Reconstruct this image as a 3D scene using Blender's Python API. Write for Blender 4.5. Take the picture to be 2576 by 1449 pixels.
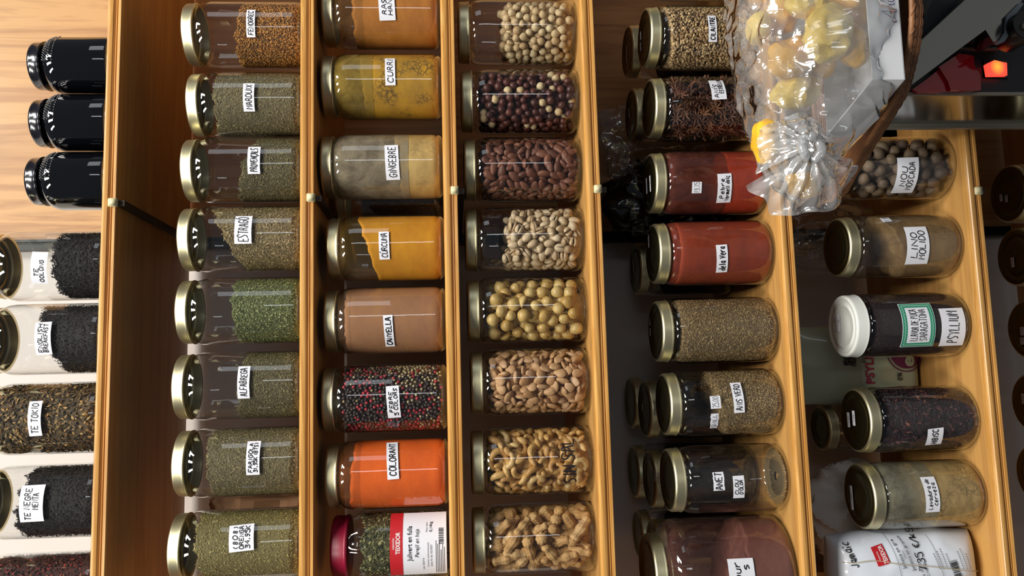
import bpy, math, random
import numpy as np
from mathutils import Vector, Matrix, noise
for o in list(bpy.data.objects): bpy.data.objects.remove(o)
S = bpy.context.scene; COL = S.collection
random.seed(5); RNG = np.random.default_rng(5)

# ---------------- camera ----------------
CF, CP, CY, CR = 2028.3, -.0743, .1166, -.0188        # focal (px of 2576), pitch, yaw, roll of the upright phone
_cp, _sp, _cy, _sy = math.cos(CP), math.sin(CP), math.cos(CY), math.sin(CY)
FW = np.array([_sy*_cp, _cy*_cp, _sp]); _r = np.array([_cy, -_sy, 0.]); _u = np.cross(_r, FW)
RT = math.cos(CR)*_r + math.sin(CR)*_u; UP = -math.sin(CR)*_r + math.cos(CR)*_u
CAM = np.array([0, -1., 0])
cd = bpy.data.cameras.new('camera'); cam = bpy.data.objects.new('camera', cd); COL.objects.link(cam)
cd.sensor_width = 36; cd.lens = 36*CF/2576; cd.clip_start = .02
ax, ay, az = -UP, RT, -FW                              # phone held on its side: picture right = world down
cam.matrix_world = Matrix(((ax[0], ay[0], az[0], CAM[0]), (ax[1], ay[1], az[1], CAM[1]), (ax[2], ay[2], az[2], CAM[2]), (0, 0, 0, 1)))
S.camera = cam
def ray(px, py): return FW*CF + RT*(724.5-py) + UP*(1288-px)
def at(px, py, Y): d = ray(px, py); return CAM + d*((Y+1)/d[1])
def onz(px, py, z): d = ray(px, py); return CAM + d*(z/d[2])
def hitcyl(px, py, cx, cyy, R):
    d = ray(px, py); d = d/np.linalg.norm(d); ox, oy = -cx, -1-cyy
    a = d[0]**2+d[1]**2; b = 2*(ox*d[0]+oy*d[1]); c = ox*ox+oy*oy-R*R
    D = b*b-4*a*c
    s = (-b-math.sqrt(max(D, 0)))/(2*a); return CAM+d*s

# ---------------- world, lights, exposure ----------------
W = bpy.data.worlds.new('shop'); S.world = W; W.use_nodes = True
W.node_tree.nodes['Background'].inputs[0].default_value = (.75, .8, .9, 1); W.node_tree.nodes['Background'].inputs[1].default_value = .085
def area(name, loc, rot, sx, sy, power, col):
    l = bpy.data.lights.new(name, 'AREA'); l.shape = 'RECTANGLE'; l.size = sx; l.size_y = sy; l.energy = power; l.color = col
    o = bpy.data.objects.new(name, l); COL.objects.link(o); o.location = loc; o.rotation_euler = rot
for i, x in enumerate((-.95, -.8, .15, .3, 1.2, 1.35)):
    area('ceiling_tube', (x, -1.7, 2.2), (math.radians(8), 0, 0), .12, 1.2, 25, (1, .96, .89))
area('ceiling_panel', (.95, -1.0, 2.1), (0, 0, 0), .55, .55, 15, (.95, .97, 1))
area('shop_window', (2.6, -1.6, .75), (math.radians(90), 0, math.radians(56)), .9, .9, 3.5, (.88, .94, 1))
area('street_door', (1.0, -4.2, .3), (math.radians(90), 0, math.radians(14)), .25, 1.9, 5, (.9, .95, 1))
S.view_settings.view_transform = 'Standard'; S.view_settings.look = 'None'; S.view_settings.exposure = 0.1; S.view_settings.gamma = 1
S.cycles.transparent_max_bounces = 24; S.cycles.max_bounces = 7; S.cycles.caustics_reflective = False; S.cycles.caustics_refractive = False
S.cycles.sample_clamp_indirect = 4; S.cycles.use_adaptive_sampling = True; S.cycles.adaptive_threshold = .03

# ---------------- materials ----------------
MATS = {}
def lin(h):
    c = [int(h[i:i+2], 16)/255 for i in (0, 2, 4)]
    return tuple((x/12.92 if x <= .04045 else ((x+.055)/1.055)**2.4) for x in c)+(1,)
def newmat(n):
    m = bpy.data.materials.new(n); m.use_nodes = True; nt = m.node_tree; return m, nt, nt.nodes['Principled BSDF']
def N(nt, t, **k):
    n = nt.nodes.new(t)
    for a, v in k.items():
        if a in n.inputs: n.inputs[a].default_value = v
        else: setattr(n, a, v)
    return n
def mat(name, col, rough=.5, metal=0, bump=0, bscale=200, var=0, vscale=30, coat=0, spec=.5, sub=0, trans=0):
    if name in MATS: return MATS[name]
    m, nt, b = newmat(name); c = lin(col)
    b.inputs['Base Color'].default_value = c; b.inputs['Roughness'].default_value = rough; b.inputs['Metallic'].default_value = metal
    b.inputs['Coat Weight'].default_value = coat; b.inputs['Specular IOR Level'].default_value = spec
    tc = N(nt, 'ShaderNodeTexCoord')
    if var:
        nz = N(nt, 'ShaderNodeTexNoise', Scale=vscale, Detail=5); nt.links.new(tc.outputs['Object'], nz.inputs['Vector'])
        r = N(nt, 'ShaderNodeValToRGB'); r.color_ramp.elements[0].position = .3; r.color_ramp.elements[1].position = .7
        r.color_ramp.elements[0].color = tuple(x*(1-var) for x in c[:3])+(1,); r.color_ramp.elements[1].color = tuple(min(1, x*(1+var)) for x in c[:3])+(1,)
        nt.links.new(nz.outputs[0], r.inputs[0]); nt.links.new(r.outputs[0], b.inputs['Base Color'])
    if bump:
        n2 = N(nt, 'ShaderNodeTexNoise', Scale=bscale, Detail=4); nt.links.new(tc.outputs['Object'], n2.inputs['Vector'])
        bp = N(nt, 'ShaderNodeBump', Strength=bump, Distance=.002); nt.links.new(n2.outputs[0], bp.inputs['Height']); nt.links.new(bp.outputs[0], b.inputs['Normal'])
    MATS[name] = m; return m
def wood(name, c1, c2, sc, rough=.42, coat=.25):
    m, nt, b = newmat(name); tc = N(nt, 'ShaderNodeTexCoord'); mp = N(nt, 'ShaderNodeMapping'); mp.inputs['Scale'].default_value = sc
    nt.links.new(tc.outputs['Object'], mp.inputs[0])
    n1 = N(nt, 'ShaderNodeTexNoise', Scale=1.0, Detail=6, Roughness=.6, Distortion=.6); nt.links.new(mp.outputs[0], n1.inputs['Vector'])
    wv = N(nt, 'ShaderNodeMath', operation='MULTIPLY'); wv.inputs[1].default_value = 9; nt.links.new(n1.outputs[0], wv.inputs[0])
    fr = N(nt, 'ShaderNodeMath', operation='PINGPONG'); fr.inputs[1].default_value = 1; nt.links.new(wv.outputs[0], fr.inputs[0])
    r = N(nt, 'ShaderNodeValToRGB'); r.color_ramp.elements[0].color = lin(c1); r.color_ramp.elements[1].color = lin(c2); r.color_ramp.elements[0].position = .0; r.color_ramp.elements[1].position = .8
    nt.links.new(fr.outputs[0], r.inputs[0]); nt.links.new(r.outputs[0], b.inputs['Base Color'])
    bp = N(nt, 'ShaderNodeBump', Strength=.08, Distance=.001); nt.links.new(n1.outputs[0], bp.inputs['Height']); nt.links.new(bp.outputs[0], b.inputs['Normal'])
    b.inputs['Roughness'].default_value = rough; b.inputs['Coat Weight'].default_value = coat; b.inputs['Coat Roughness'].default_value = .2
    MATS[name] = m; return m
wood('shelf_wood', 'b88549', 'c89755', (1.6, 26, 26))
wood('moulding_wood', 'bd853f', 'd7a35a', (3, 90, 90), .32, .5)
wood('panel_wood', 'a87a4c', 'c69963', (20, 20, 1.2), .5, .1)
def glassmat(name, tint, edge, rough=.02, refl=1.0, haze=0, wave=0, wscale=40, ior=1.5, ridged=False):
    m, nt, b = newmat(name); nt.nodes.remove(b); out = nt.nodes['Material Output']
    lw = N(nt, 'ShaderNodeLayerWeight', Blend=.5)
    pw = N(nt, 'ShaderNodeMath', operation='POWER'); pw.inputs[1].default_value = 5.5; nt.links.new(lw.outputs['Facing'], pw.inputs[0])
    mx = N(nt, 'ShaderNodeMix', data_type='RGBA'); mx.inputs[6].default_value = tint; mx.inputs[7].default_value = edge; nt.links.new(pw.outputs[0], mx.inputs[0])
    tr = N(nt, 'ShaderNodeBsdfTransparent'); nt.links.new(mx.outputs[2], tr.inputs[0])
    gl = N(nt, 'ShaderNodeBsdfGlossy', Roughness=rough); gl.inputs[0].default_value = (1, 1, 1, 1)
    p5 = N(nt, 'ShaderNodeMath', operation='POWER'); p5.inputs[1].default_value = 5; nt.links.new(lw.outputs['Facing'], p5.inputs[0])
    fr = N(nt, 'ShaderNodeMath', operation='MULTIPLY_ADD'); fr.inputs[1].default_value = .955; fr.inputs[2].default_value = .045; nt.links.new(p5.outputs[0], fr.inputs[0])
    f2 = N(nt, 'ShaderNodeMath', operation='MULTIPLY', use_clamp=True); f2.inputs[1].default_value = refl; nt.links.new(fr.outputs[0], f2.inputs[0])
    if wave:
        tc = N(nt, 'ShaderNodeTexCoord'); n2 = N(nt, 'ShaderNodeTexNoise', Scale=wscale, Detail=3 if ridged else 2)
        if ridged: n2.noise_type = 'RIDGED_MULTIFRACTAL'; n2.inputs['Distortion'].default_value = .8; n2.inputs['Roughness'].default_value = .55
        nt.links.new(tc.outputs['Object'], n2.inputs['Vector'])
        bp = N(nt, 'ShaderNodeBump', Strength=wave, Distance=.006 if ridged else .002); nt.links.new(n2.outputs[0], bp.inputs['Height'])
        nt.links.new(bp.outputs[0], gl.inputs['Normal']); nt.links.new(bp.outputs[0], lw.inputs['Normal'])
    base = tr.outputs[0]
    if haze:
        df = N(nt, 'ShaderNodeBsdfDiffuse'); df.inputs[0].default_value = (.9, .93, .95, 1)
        tl = N(nt, 'ShaderNodeBsdfTranslucent'); tl.inputs[0].default_value = (.9, .93, .95, 1)
        ad = N(nt, 'ShaderNodeMixShader'); ad.inputs[0].default_value = .4; nt.links.new(df.outputs[0], ad.inputs[1]); nt.links.new(tl.outputs[0], ad.inputs[2])
        mh = N(nt, 'ShaderNodeMixShader'); mh.inputs[0].default_value = haze; nt.links.new(base, mh.inputs[1])
        if ridged:
            rr = N(nt, 'ShaderNodeMapRange'); rr.inputs[1].default_value = .9; rr.inputs[2].default_value = 2.2; rr.inputs[3].default_value = haze*.75; rr.inputs[4].default_value = min(.95, haze*2.6); nt.links.new(n2.outputs[0], rr.inputs[0]); nt.links.new(rr.outputs[0], mh.inputs[0])
        nt.links.new(ad.outputs[0], mh.inputs[2]); base = mh.outputs[0]
    ms = N(nt, 'ShaderNodeMixShader'); nt.links.new(f2.outputs[0], ms.inputs[0]); nt.links.new(base, ms.inputs[1]); nt.links.new(gl.outputs[0], ms.inputs[2])
    nt.links.new(ms.outputs[0], out.inputs[0]); MATS[name] = m; return m
glassmat('jar_glass', (.985, .99, .985, 1), (.16, .19, .17, 1), .015, 1.9, wave=.12, wscale=35)
glassmat('plastic_jar', (.93, .95, .94, 1), (.35, .38, .36, 1), .05, 1.2, wave=.25, wscale=25)
glassmat('bag_film', (.96, .97, .98, 1), (.75, .79, .81, 1), .09, 3.8, haze=.30, wave=1.0, wscale=13, ridged=True)
glassmat('bag_knot', (.95, .97, .98, 1), (.8, .84, .87, 1), .1, 3.6, haze=.52, wave=1.0, wscale=22, ridged=True)
glassmat('cling_film', (.9, .9, .9, 1), (.5, .5, .5, 1), .08, 1.6, haze=.05, wave=.8, wscale=60)
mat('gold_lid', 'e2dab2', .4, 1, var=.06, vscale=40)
mat('gold_lid_darkened_top', '7c7852', .3, 1, var=.06, vscale=30)  # same gold lid, top coloured darker to imitate the dark room it reflects
mat('white_lid', 'd9dcd6', .4, coat=.2)
mat('black_lid', '15151c', .18, coat=.4)
mat('dark_jar_body', '06070b', .04, coat=1, spec=.8); mat('dot_glass', '10121c', .22, coat=1, spec=1)
mat('paper', 'e6e8f0', .6)
mat('ink', '15141c', .5)
mat('ink_blue', '2a2c58', .5)
mat('print_grey', '55565c', .6)
mat('print_black', '1a1a1e', .6)
mat('red_print', 'c01f28', .5)
mat('white_print', 'f2f2f2', .5)
mat('wall_paint', 'd9d3cd', .7, var=.03, vscale=8)
mat('steel_dark', '3b3d3c', .35, 1)
mat('bracket_metal', '3a332b', .45, .6)
mat('clip_plastic', 'd9cfa4', .4)
mat('red_cap', '8f1033', .38, bump=.1, bscale=90)
mat('brown_paper', '9c7350', .8, var=.15, vscale=25)
mat('white_tissue', 'efece6', .75, var=.04)
mat('black_bag', '0b090b', .16, coat=.6)
def hashmat(name, cols, rough=.6, bump=.3, bscale=120, coat=0):      # colour picked per object
    m, nt, b = newmat(name); oi = N(nt, 'ShaderNodeObjectInfo'); r = N(nt, 'ShaderNodeValToRGB'); r.color_ramp.interpolation = 'LINEAR'
    while len(r.color_ramp.elements) < len(cols): r.color_ramp.elements.new(.5)
    for i, c in enumerate(cols): r.color_ramp.elements[i].position = i/(len(cols)-1); r.color_ramp.elements[i].color = lin(c)
    nt.links.new(oi.outputs['Random'], r.inputs[0])
    tc = N(nt, 'ShaderNodeTexCoord'); nz = N(nt, 'ShaderNodeTexNoise', Scale=bscale, Detail=4); nt.links.new(tc.outputs['Object'], nz.inputs['Vector'])
    mx = N(nt, 'ShaderNodeMix', data_type='RGBA', blend_type='MULTIPLY'); mx.inputs[0].default_value = .45; nt.links.new(r.outputs[0], mx.inputs[6])
    r2 = N(nt, 'ShaderNodeValToRGB'); r2.color_ramp.elements[0].position = .3; r2.color_ramp.elements[1].position = .65; r2.color_ramp.elements[0].color = (.35, .28, .22, 1); nt.links.new(nz.outputs[0], r2.inputs[0])
    nt.links.new(r2.outputs[0], mx.inputs[7]); nt.links.new(mx.outputs[2], b.inputs['Base Color'])
    bp = N(nt, 'ShaderNodeBump', Strength=bump, Distance=.001); nt.links.new(nz.outputs[0], bp.inputs['Height']); nt.links.new(bp.outputs[0], b.inputs['Normal'])
    b.inputs['Roughness'].default_value = rough; b.inputs['Coat Weight'].default_value = coat; MATS[name] = m; return m
def attrmat(name='flakes', rough=.75):
    m, nt, b = newmat(name); a = N(nt, 'ShaderNodeAttribute', attribute_name='Col'); nt.links.new(a.outputs['Color'], b.inputs['Base Color']); b.inputs['Roughness'].default_value = rough; MATS[name] = m; return m
attrmat()
def powder(name, c, dark, mott=.35, scale=40, crack=0):
    m, nt, b = newmat(name); tc = N(nt, 'ShaderNodeTexCoord')
    mp = N(nt, 'ShaderNodeMapping'); mp.inputs['Scale'].default_value = (.55, .55, 1); nt.links.new(tc.outputs['Object'], mp.inputs[0])
    n1 = N(nt, 'ShaderNodeTexNoise', Scale=scale, Detail=8, Roughness=.62); nt.links.new(mp.outputs[0], n1.inputs['Vector'])
    r = N(nt, 'ShaderNodeValToRGB'); r.color_ramp.elements[0].position = .5-mott*.6; r.color_ramp.elements[1].position = .62; r.color_ramp.elements[0].color = lin(dark); r.color_ramp.elements[1].color = lin(c)
    nt.links.new(n1.outputs[0], r.inputs[0]); last = r.outputs[0]
    if crack:
        v = N(nt, 'ShaderNodeTexVoronoi', Scale=150, feature='DISTANCE_TO_EDGE'); nd = N(nt, 'ShaderNodeMix', data_type='VECTOR'); nd.inputs[0].default_value = .02
        nt.links.new(tc.outputs['Object'], nd.inputs[4]); nt.links.new(n1.outputs[1], nd.inputs[5]); nt.links.new(nd.outputs[1], v.inputs['Vector'])
        n3 = N(nt, 'ShaderNodeTexNoise', Scale=28, Detail=3); nt.links.new(tc.outputs['Object'], n3.inputs['Vector'])
        r3 = N(nt, 'ShaderNodeValToRGB'); r3.color_ramp.elements[0].position = .5; r3.color_ramp.elements[1].position = .6; nt.links.new(n3.outputs[0], r3.inputs[0])
        r4 = N(nt, 'ShaderNodeValToRGB'); r4.color_ramp.elements[0].position = .0; r4.color_ramp.elements[1].position = .13; r4.color_ramp.elements[0].color = (1, 1, 1, 1); r4.color_ramp.elements[1].color = (0, 0, 0, 1); nt.links.new(v.outputs['Distance'], r4.inputs[0])
        mu = N(nt, 'ShaderNodeMath', operation='MULTIPLY'); nt.links.new(r3.outputs[0], mu.inputs[0]); nt.links.new(r4.outputs[0], mu.inputs[1])
        m2 = N(nt, 'ShaderNodeMath', operation='MULTIPLY'); m2.inputs[1].default_value = crack; nt.links.new(mu.outputs[0], m2.inputs[0])
        mx = N(nt, 'ShaderNodeMix', data_type='RGBA'); mx.inputs[7].default_value = tuple(x*.45 for x in lin(dark)[:3])+(1,); nt.links.new(m2.outputs[0], mx.inputs[0]); nt.links.new(last, mx.inputs[6]); last = mx.outputs[2]
    nt.links.new(last, b.inputs['Base Color']); b.inputs['Roughness'].default_value = .85
    n2 = N(nt, 'ShaderNodeTexNoise', Scale=500, Detail=3); nt.links.new(tc.outputs['Object'], n2.inputs['Vector'])
    bp = N(nt, 'ShaderNodeBump', Strength=.25, Distance=.001); nt.links.new(n2.outputs[0], bp.inputs['Height']); nt.links.new(bp.outputs[0], b.inputs['Normal'])
    MATS[name] = m; return m
def film(name, c, cover, scale=60):                                  # powder dust clinging to the inside of the glass
    m, nt, b = newmat(name); out = nt.nodes['Material Output']; tc = N(nt, 'ShaderNodeTexCoord')
    n1 = N(nt, 'ShaderNodeTexNoise', Scale=scale, Detail=9, Roughness=.7, Distortion=.5); nt.links.new(tc.outputs['Object'], n1.inputs['Vector'])
    r = N(nt, 'ShaderNodeValToRGB'); r.color_ramp.elements[0].position = .62-cover*.4; r.color_ramp.elements[1].position = .80-cover*.25
    r.color_ramp.elements[0].color = (cover*.55,)*3+(1,); r.color_ramp.elements[1].color = (min(1, cover*1.3),)*3+(1,); nt.links.new(n1.outputs[0], r.inputs[0])
    b.inputs['Base Color'].default_value = lin(c); b.inputs['Roughness'].default_value = .9
    tr = N(nt, 'ShaderNodeBsdfTransparent'); ms = N(nt, 'ShaderNodeMixShader'); nt.links.new(r.outputs[0], ms.inputs[0]); nt.links.new(tr.outputs[0], ms.inputs[1]); nt.links.new(b.outputs[0], ms.inputs[2]); nt.links.new(ms.outputs[0], out.inputs[0])
    MATS[name] = m; return m

# ---------------- mesh helpers ----------------
class G:
    def __init__(s): s.v = []; s.f = []
    def add(s, v, f):
        k = len(s.v); s.v += [tuple(map(float, p)) for p in v]; s.f += [tuple(i+k for i in q) for q in f]; return s
    def box(s, x0, x1, y0, y1, z0, z1):
        return s.add([(x0, y0, z0), (x1, y0, z0), (x1, y1, z0), (x0, y1, z0), (x0, y0, z1), (x1, y0, z1), (x1, y1, z1), (x0, y1, z1)],
                     [(0, 3, 2, 1), (4, 5, 6, 7), (0, 1, 5, 4), (1, 2, 6, 5), (2, 3, 7, 6), (3, 0, 4, 7)])
    def lathe(s, prof, n=48, cx=0, cy=0, cap0=True, cap1=True, rfn=None):
        k = len(s.v); m = len(prof)
        for (r, z) in prof:
            for i in range(n):
                a = 2*math.pi*i/n; rr = r*(rfn(a, z) if rfn else 1); s.v.append((cx+rr*math.sin(a), cy-rr*math.cos(a), z))
        for j in range(m-1):
            for i in range(n):
                a, b = k+j*n+i, k+j*n+(i+1) % n; s.f.append((a, b, b+n, a+n))
        if cap0: s.f.append(tuple(k+i for i in range(n))[::-1])
        if cap1: s.f.append(tuple(k+(m-1)*n+i for i in range(n)))
        return s
    def prism(s, pts, d):      # pts: 3D polygon, d: extrusion vector
        n = len(pts); v = [tuple(p) for p in pts]+[tuple(np.array(p)+np.array(d)) for p in pts]
        return s.add(v, [tuple(range(n))[::-1], tuple(range(n, 2*n))]+[(i, (i+1) % n, n+(i+1) % n, n+i) for i in range(n)])
    def tube(s, pts, r, n=8):
        pts = [Vector(p) for p in pts]; k = len(s.v); rr = r if hasattr(r, '__len__') else [r]*len(pts); ref = Vector((0, 0, 1))
        for i, p in enumerate(pts):
            t = (pts[min(i+1, len(pts)-1)]-pts[max(i-1, 0)]).normalized()
            rf = ref if abs(t.dot(ref)) < .95 else Vector((1, 0, 0)); a = t.cross(rf).normalized(); b = t.cross(a)
            for j in range(n):
                q = 2*math.pi*j/n; s.v.append(tuple(p+(a*math.cos(q)+b*math.sin(q))*rr[i]))
        for i in range(len(pts)-1):
            for j in range(n):
                a0, b0 = k+i*n+j, k+i*n+(j+1) % n; s.f.append((a0, b0, b0+n, a0+n))
        s.f.append(tuple(k+j for j in range(n))[::-1]); s.f.append(tuple(k+(len(pts)-1)*n+j for j in range(n))); return s
    def build(s, name, m, parent=None, smooth=True, auto=None):
        me = bpy.data.meshes.new(name); me.from_pydata(s.v, [], s.f); me.update()
        for mm in (m if isinstance(m, (list, tuple)) else [m]): me.materials.append(MATS[mm])
        if smooth:
            me.polygons.foreach_set('use_smooth', [True]*len(me.polygons))
            if auto is not None:
                try: me.set_sharp_from_angle(angle=math.radians(auto))
                except Exception: pass
        o = bpy.data.objects.new(name, me); COL.objects.link(o)
        if parent is not None: o.parent = parent
        return o
def npmesh(name, V, F, m, cols=None, smooth=True, parent=None):      # V (n,3), F (m,k) equal-sided faces
    me = bpy.data.meshes.new(name); k = F.shape[1]
    me.vertices.add(len(V)); me.vertices.foreach_set('co', np.ascontiguousarray(V, dtype=np.float32).ravel())
    me.loops.add(F.size); me.loops.foreach_set('vertex_index', F.ravel().astype(np.int32))
    me.polygons.add(len(F)); me.polygons.foreach_set('loop_start', np.arange(0, F.size, k, dtype=np.int32)); me.polygons.foreach_set('loop_total', np.full(len(F), k, dtype=np.int32))
    me.polygons.foreach_set('use_smooth', np.full(len(F), smooth, dtype=bool))
    me.update(calc_edges=True)
    if cols is not None:
        a = me.color_attributes.new('Col', 'FLOAT_COLOR', 'POINT'); a.data.foreach_set('color', np.ascontiguousarray(cols, dtype=np.float32).ravel())
    me.materials.append(MATS[m]); o = bpy.data.objects.new(name, me); COL.objects.link(o)
    if parent is not None: o.parent = parent
    return o
def join(objs):
    objs = [o for o in objs if o is not None]
    with bpy.context.temp_override(active_object=objs[0], object=objs[0], selected_objects=objs, selected_editable_objects=objs): bpy.ops.object.join()
    return objs[0]
def tag(o, label=None, cat=None, group=None, kind=None):
    for k, v in (('label', label), ('category', cat), ('group', group), ('kind', kind)):
        if v: o[k] = v
    return o
def empty(name, loc, label, cat, group=None):
    o = bpy.data.objects.new(name, None); COL.objects.link(o); o.location = loc; o.empty_display_size = .02; return tag(o, label, cat, group)

# ---------------- handwriting ----------------
FONT = {'A': '00 16 26 40|12 33', 'B': '00 06 26 35 34 23 03|23 32 31 20 00', 'C': '45 36 16 04 02 10 30 41', 'D': '00 06 26 44 42 20 00', 'E': '46 06 00 40|03 33', 'F': '46 06 00|03 33',
 'G': '45 36 16 04 02 10 30 42 43 23', 'H': '00 06|40 46|03 43', 'I': '20 26', 'J': '36 31 20 10 01', 'K': '00 06|46 03 40', 'L': '06 00 40', 'M': '00 06 23 46 40', 'N': '00 06 40 46',
 'O': '16 04 02 10 30 42 44 36 16', 'P': '00 06 26 35 34 23 03', 'Q': '16 04 02 10 30 42 44 36 16|22 40', 'R': '00 06 26 35 34 23 03|23 40', 'S': '45 36 16 05 04 32 31 20 00', 'T': '06 46|26 20',
 'U': '06 01 10 30 41 46', 'V': '06 20 46', 'W': '06 10 24 30 46', 'X': '00 46|06 40', 'Y': '06 23 46|23 20', 'Z': '06 46 00 40', '0': '16 04 02 10 30 42 44 36 16', '1': '14 26 20', '2': '05 16 36 45 44 00 40',
 '3': '05 16 36 45 34 13|33 42 41 30 10 01', '4': '36 02 42|34 30', '5': '46 06 04 34 42 40 10 01', '6': '36 14 02 10 30 42 33 02', '7': '06 46 20', '8': '23 14 15 26 35 34 23 12 11 20 31 32 23', '9': '43 23 14 15 26 36 45 40 10',
 '(': '26 14 12 20', ')': '16 24 22 10', ',': '11 0a', '.': '10 11', '/': '00 46', "'": '26 24', '€': '45 36 14 12 30 41|04 34|02 32', '!': '26 22|20 21',
 'a': '34 14 02 11 20 32 34|34 30 40', 'b': '06 00 20 32 23 03', 'c': '34 14 02 01 10 30', 'd': '36 30|32 23 02 10 30', 'e': '02 32 24 14 02 01 10 30', 'g': '34 14 02 11 31|34 3a 1b 0a', 'i': '13 10|15 16', 'k': '06 00|33 02 30',
 'l': '16 11 20', 'm': '00 04|03 14 20|03 24 33 30|33 44 50', 'n': '00 04|03 24 33 30', 'o': '14 02 10 20 32 24 14', 'p': '04 0b|03 24 33 31 20 01', 'q': '33 14 02 11 30|34 3b', 'r': '00 04|02 24 34', 's': '34 14 03 32 31 10', 't': '16 11 20 30|04 24', 'u': '04 01 10 30 34|34 30', 'v': '04 10 34', 'z': '04 34 00 30', 'y': '04 11|34 0b', 'h': '06 00|02 24 33 30'}
SHARP = set('AEFHIKLMNTVWXYZ14 7(')
DM = {'a': -1, 'b': -2}
def chaikin(p, it=2):
    for _ in range(it):
        q = [p[0]]
        for a, b in zip(p[:-1], p[1:]): q += [(a[0]*.75+b[0]*.25, a[1]*.75+b[1]*.25), (a[0]*.25+b[0]*.75, a[1]*.25+b[1]*.75)]
        p = q+[p[-1]]
    return p
def strokes(text, w, h, seed=0, slant=.1, align='c'):
    """polylines of one handwritten line centred on 0,0 inside w x h"""
    rnd = random.Random(seed+len(text)*7); out = []; x = 0
    for ch in text:
        if ch == ' ': x += 3; continue
        base = ch; acc = None
        if ch in 'ÓÍÚóé': acc = 1; base = {'Ó': 'O', 'Í': 'I', 'Ú': 'U', 'ó': 'o', 'é': 'e'}[ch]
        if ch in 'Çç': acc = 2; base = {'Ç': 'C', 'ç': 'c'}[ch]
        wid = {'I': 1.6, '1': 2.5, 'i': 1.8, 'l': 2, '(': 2, ')': 2, ',': 1, '.': 1, "'": 1.4, 'm': 5}.get(base, 4 if base.isupper() or base.isdigit() else 3.2)
        xo = {'I': -1.2, 'i': -.2, '1': -1, "'": -1.4, '(': -.5}.get(base, 0)
        dy = rnd.uniform(-.25, .25); sc = rnd.uniform(.92, 1.05)
        for st in FONT.get(base, '').split('|'):
            if not st: continue
            p = [(int(a[0])+xo+rnd.uniform(-.13, .13), DM[a[1]] if a[1] in DM else int(a[1])+rnd.uniform(-.15, .15)) for a in st.split()]
            if base not in SHARP and len(p) > 2: p = chaikin(p)
            out.append([(x+q[0]*sc+q[1]*slant, q[1]*sc+dy) for q in p])
        if acc == 1: out.append([(x+2, 6.8), (x+3.2, 8.2)])
        if acc == 2: out.append([(x+2, 0), (x+2.4, -1), (x+1.4, -1.6)])
        x += wid+1.35
    tw = x-1.35
    sc = min(w/max(tw, .1), h/6.4) if tw > 0 else 1; sy = h/6.4; sx = min(w/tw, sy*1.35)
    off = {'c': -tw/2, 'l': -w/sx/2, 'r': w/sx/2-tw}[align]
    return [[((q[0]+off)*sx, (q[1]-3)*sy) for q in s] for s in out]
def ribbon(g, pl, wd, fn, off):
    pts = []
    for a, b in zip(pl[:-1], pl[1:]):
        n = max(1, int(math.hypot(b[0]-a[0], b[1]-a[1])/.004)); pts += [(a[0]+(b[0]-a[0])*i/n, a[1]+(b[1]-a[1])*i/n) for i in range(n)]
    pts.append(pl[-1]); k = len(g.v)
    for i, p in enumerate(pts):
        a = pts[max(0, i-1)]; b = pts[min(len(pts)-1, i+1)]; dx, dy = b[0]-a[0], b[1]-a[1]; l = math.hypot(dx, dy) or 1; nx, ny = -dy/l*wd/2, dx/l*wd/2
        g.v.append(fn(p[0]+nx, p[1]+ny, off)); g.v.append(fn(p[0]-nx, p[1]-ny, off))
    for i in range(len(pts)-1): g.f.append((k+2*i, k+2*i+1, k+2*i+3, k+2*i+2))
def rot2(a): c, s = math.cos(a), math.sin(a); return lambda x, y: (x*c-y*s, x*s+y*c)
def cylmap(R, th0, z0, ang=0):
    r = rot2(ang)
    def fn(s, t, off):
        s, t = r(s, t); th = th0+s/R; return ((R+off)*math.sin(th), -(R+off)*math.cos(th), z0+t)
    return fn
def planemap(O, U, V, Nn, ang=0):
    r = rot2(ang); O, U, V, Nn = map(np.array, (O, U, V, Nn))
    def fn(s, t, off): s, t = r(s, t); return tuple(O+U*s+V*t+Nn*off)
    return fn
def patch(g, w, h, fn, off=.0003, n=10, jag=0):
    k = len(g.v)
    for i in range(n+1):
        for t in (-h/2, h/2): g.v.append(fn(-w/2+w*i/n, t+random.uniform(-jag, jag), off))
    for i in range(n): g.f.append((k+2*i, k+2*i+2, k+2*i+3, k+2*i+1))
    return g
FCACHE = {}
def fonttext(text, size, bold=0):
    cu = bpy.data.curves.new('t', 'FONT'); cu.body = text; cu.size = size; cu.align_x = 'CENTER'; cu.align_y = 'CENTER'; cu.offset = bold*size; cu.resolution_u = 3
    ob = bpy.data.objects.new('t', cu); COL.objects.link(ob); dg = bpy.context.evaluated_depsgraph_get(); dg.update()
    me = bpy.data.meshes.new_from_object(ob.evaluated_get(dg)); v = [tuple(p.co) for p in me.vertices]; f = [tuple(p.vertices) for p in me.polygons]
    bpy.data.objects.remove(ob); bpy.data.curves.remove(cu); bpy.data.meshes.remove(me); return v, f
def printed(g, text, size, s0, t0, fn, off=.0006, maxw=None, bold=0, align='c', shear=0):
    v, f = fonttext(text, size, bold)
    if not v: return
    x0, x1 = min(p[0] for p in v), max(p[0] for p in v); sc = 1
    if maxw and x1-x0 > maxw: sc = maxw/(x1-x0)
    dx = {'c': 0, 'l': -x0*sc, 'r': -x1*sc}[align]
    g.add([fn(s0+dx+p[0]*sc+p[1]*shear, t0+p[1], off) for p in v], f)
def bars(g, w, h, s0, t0, fn, seed, off=.0006):
    rnd = random.Random(seed); x = -w/2
    while x < w/2:
        b = rnd.choice((.0004, .0007, .001)); 
        gg = [fn(s0+x, t0-h/2, off), fn(s0+x+b, t0-h/2, off), fn(s0+x+b, t0+h/2, off), fn(s0+x, t0+h/2, off)]; g.add(gg, [(0, 1, 2, 3)]); x += b+rnd.choice((.0004, .0008))

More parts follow.
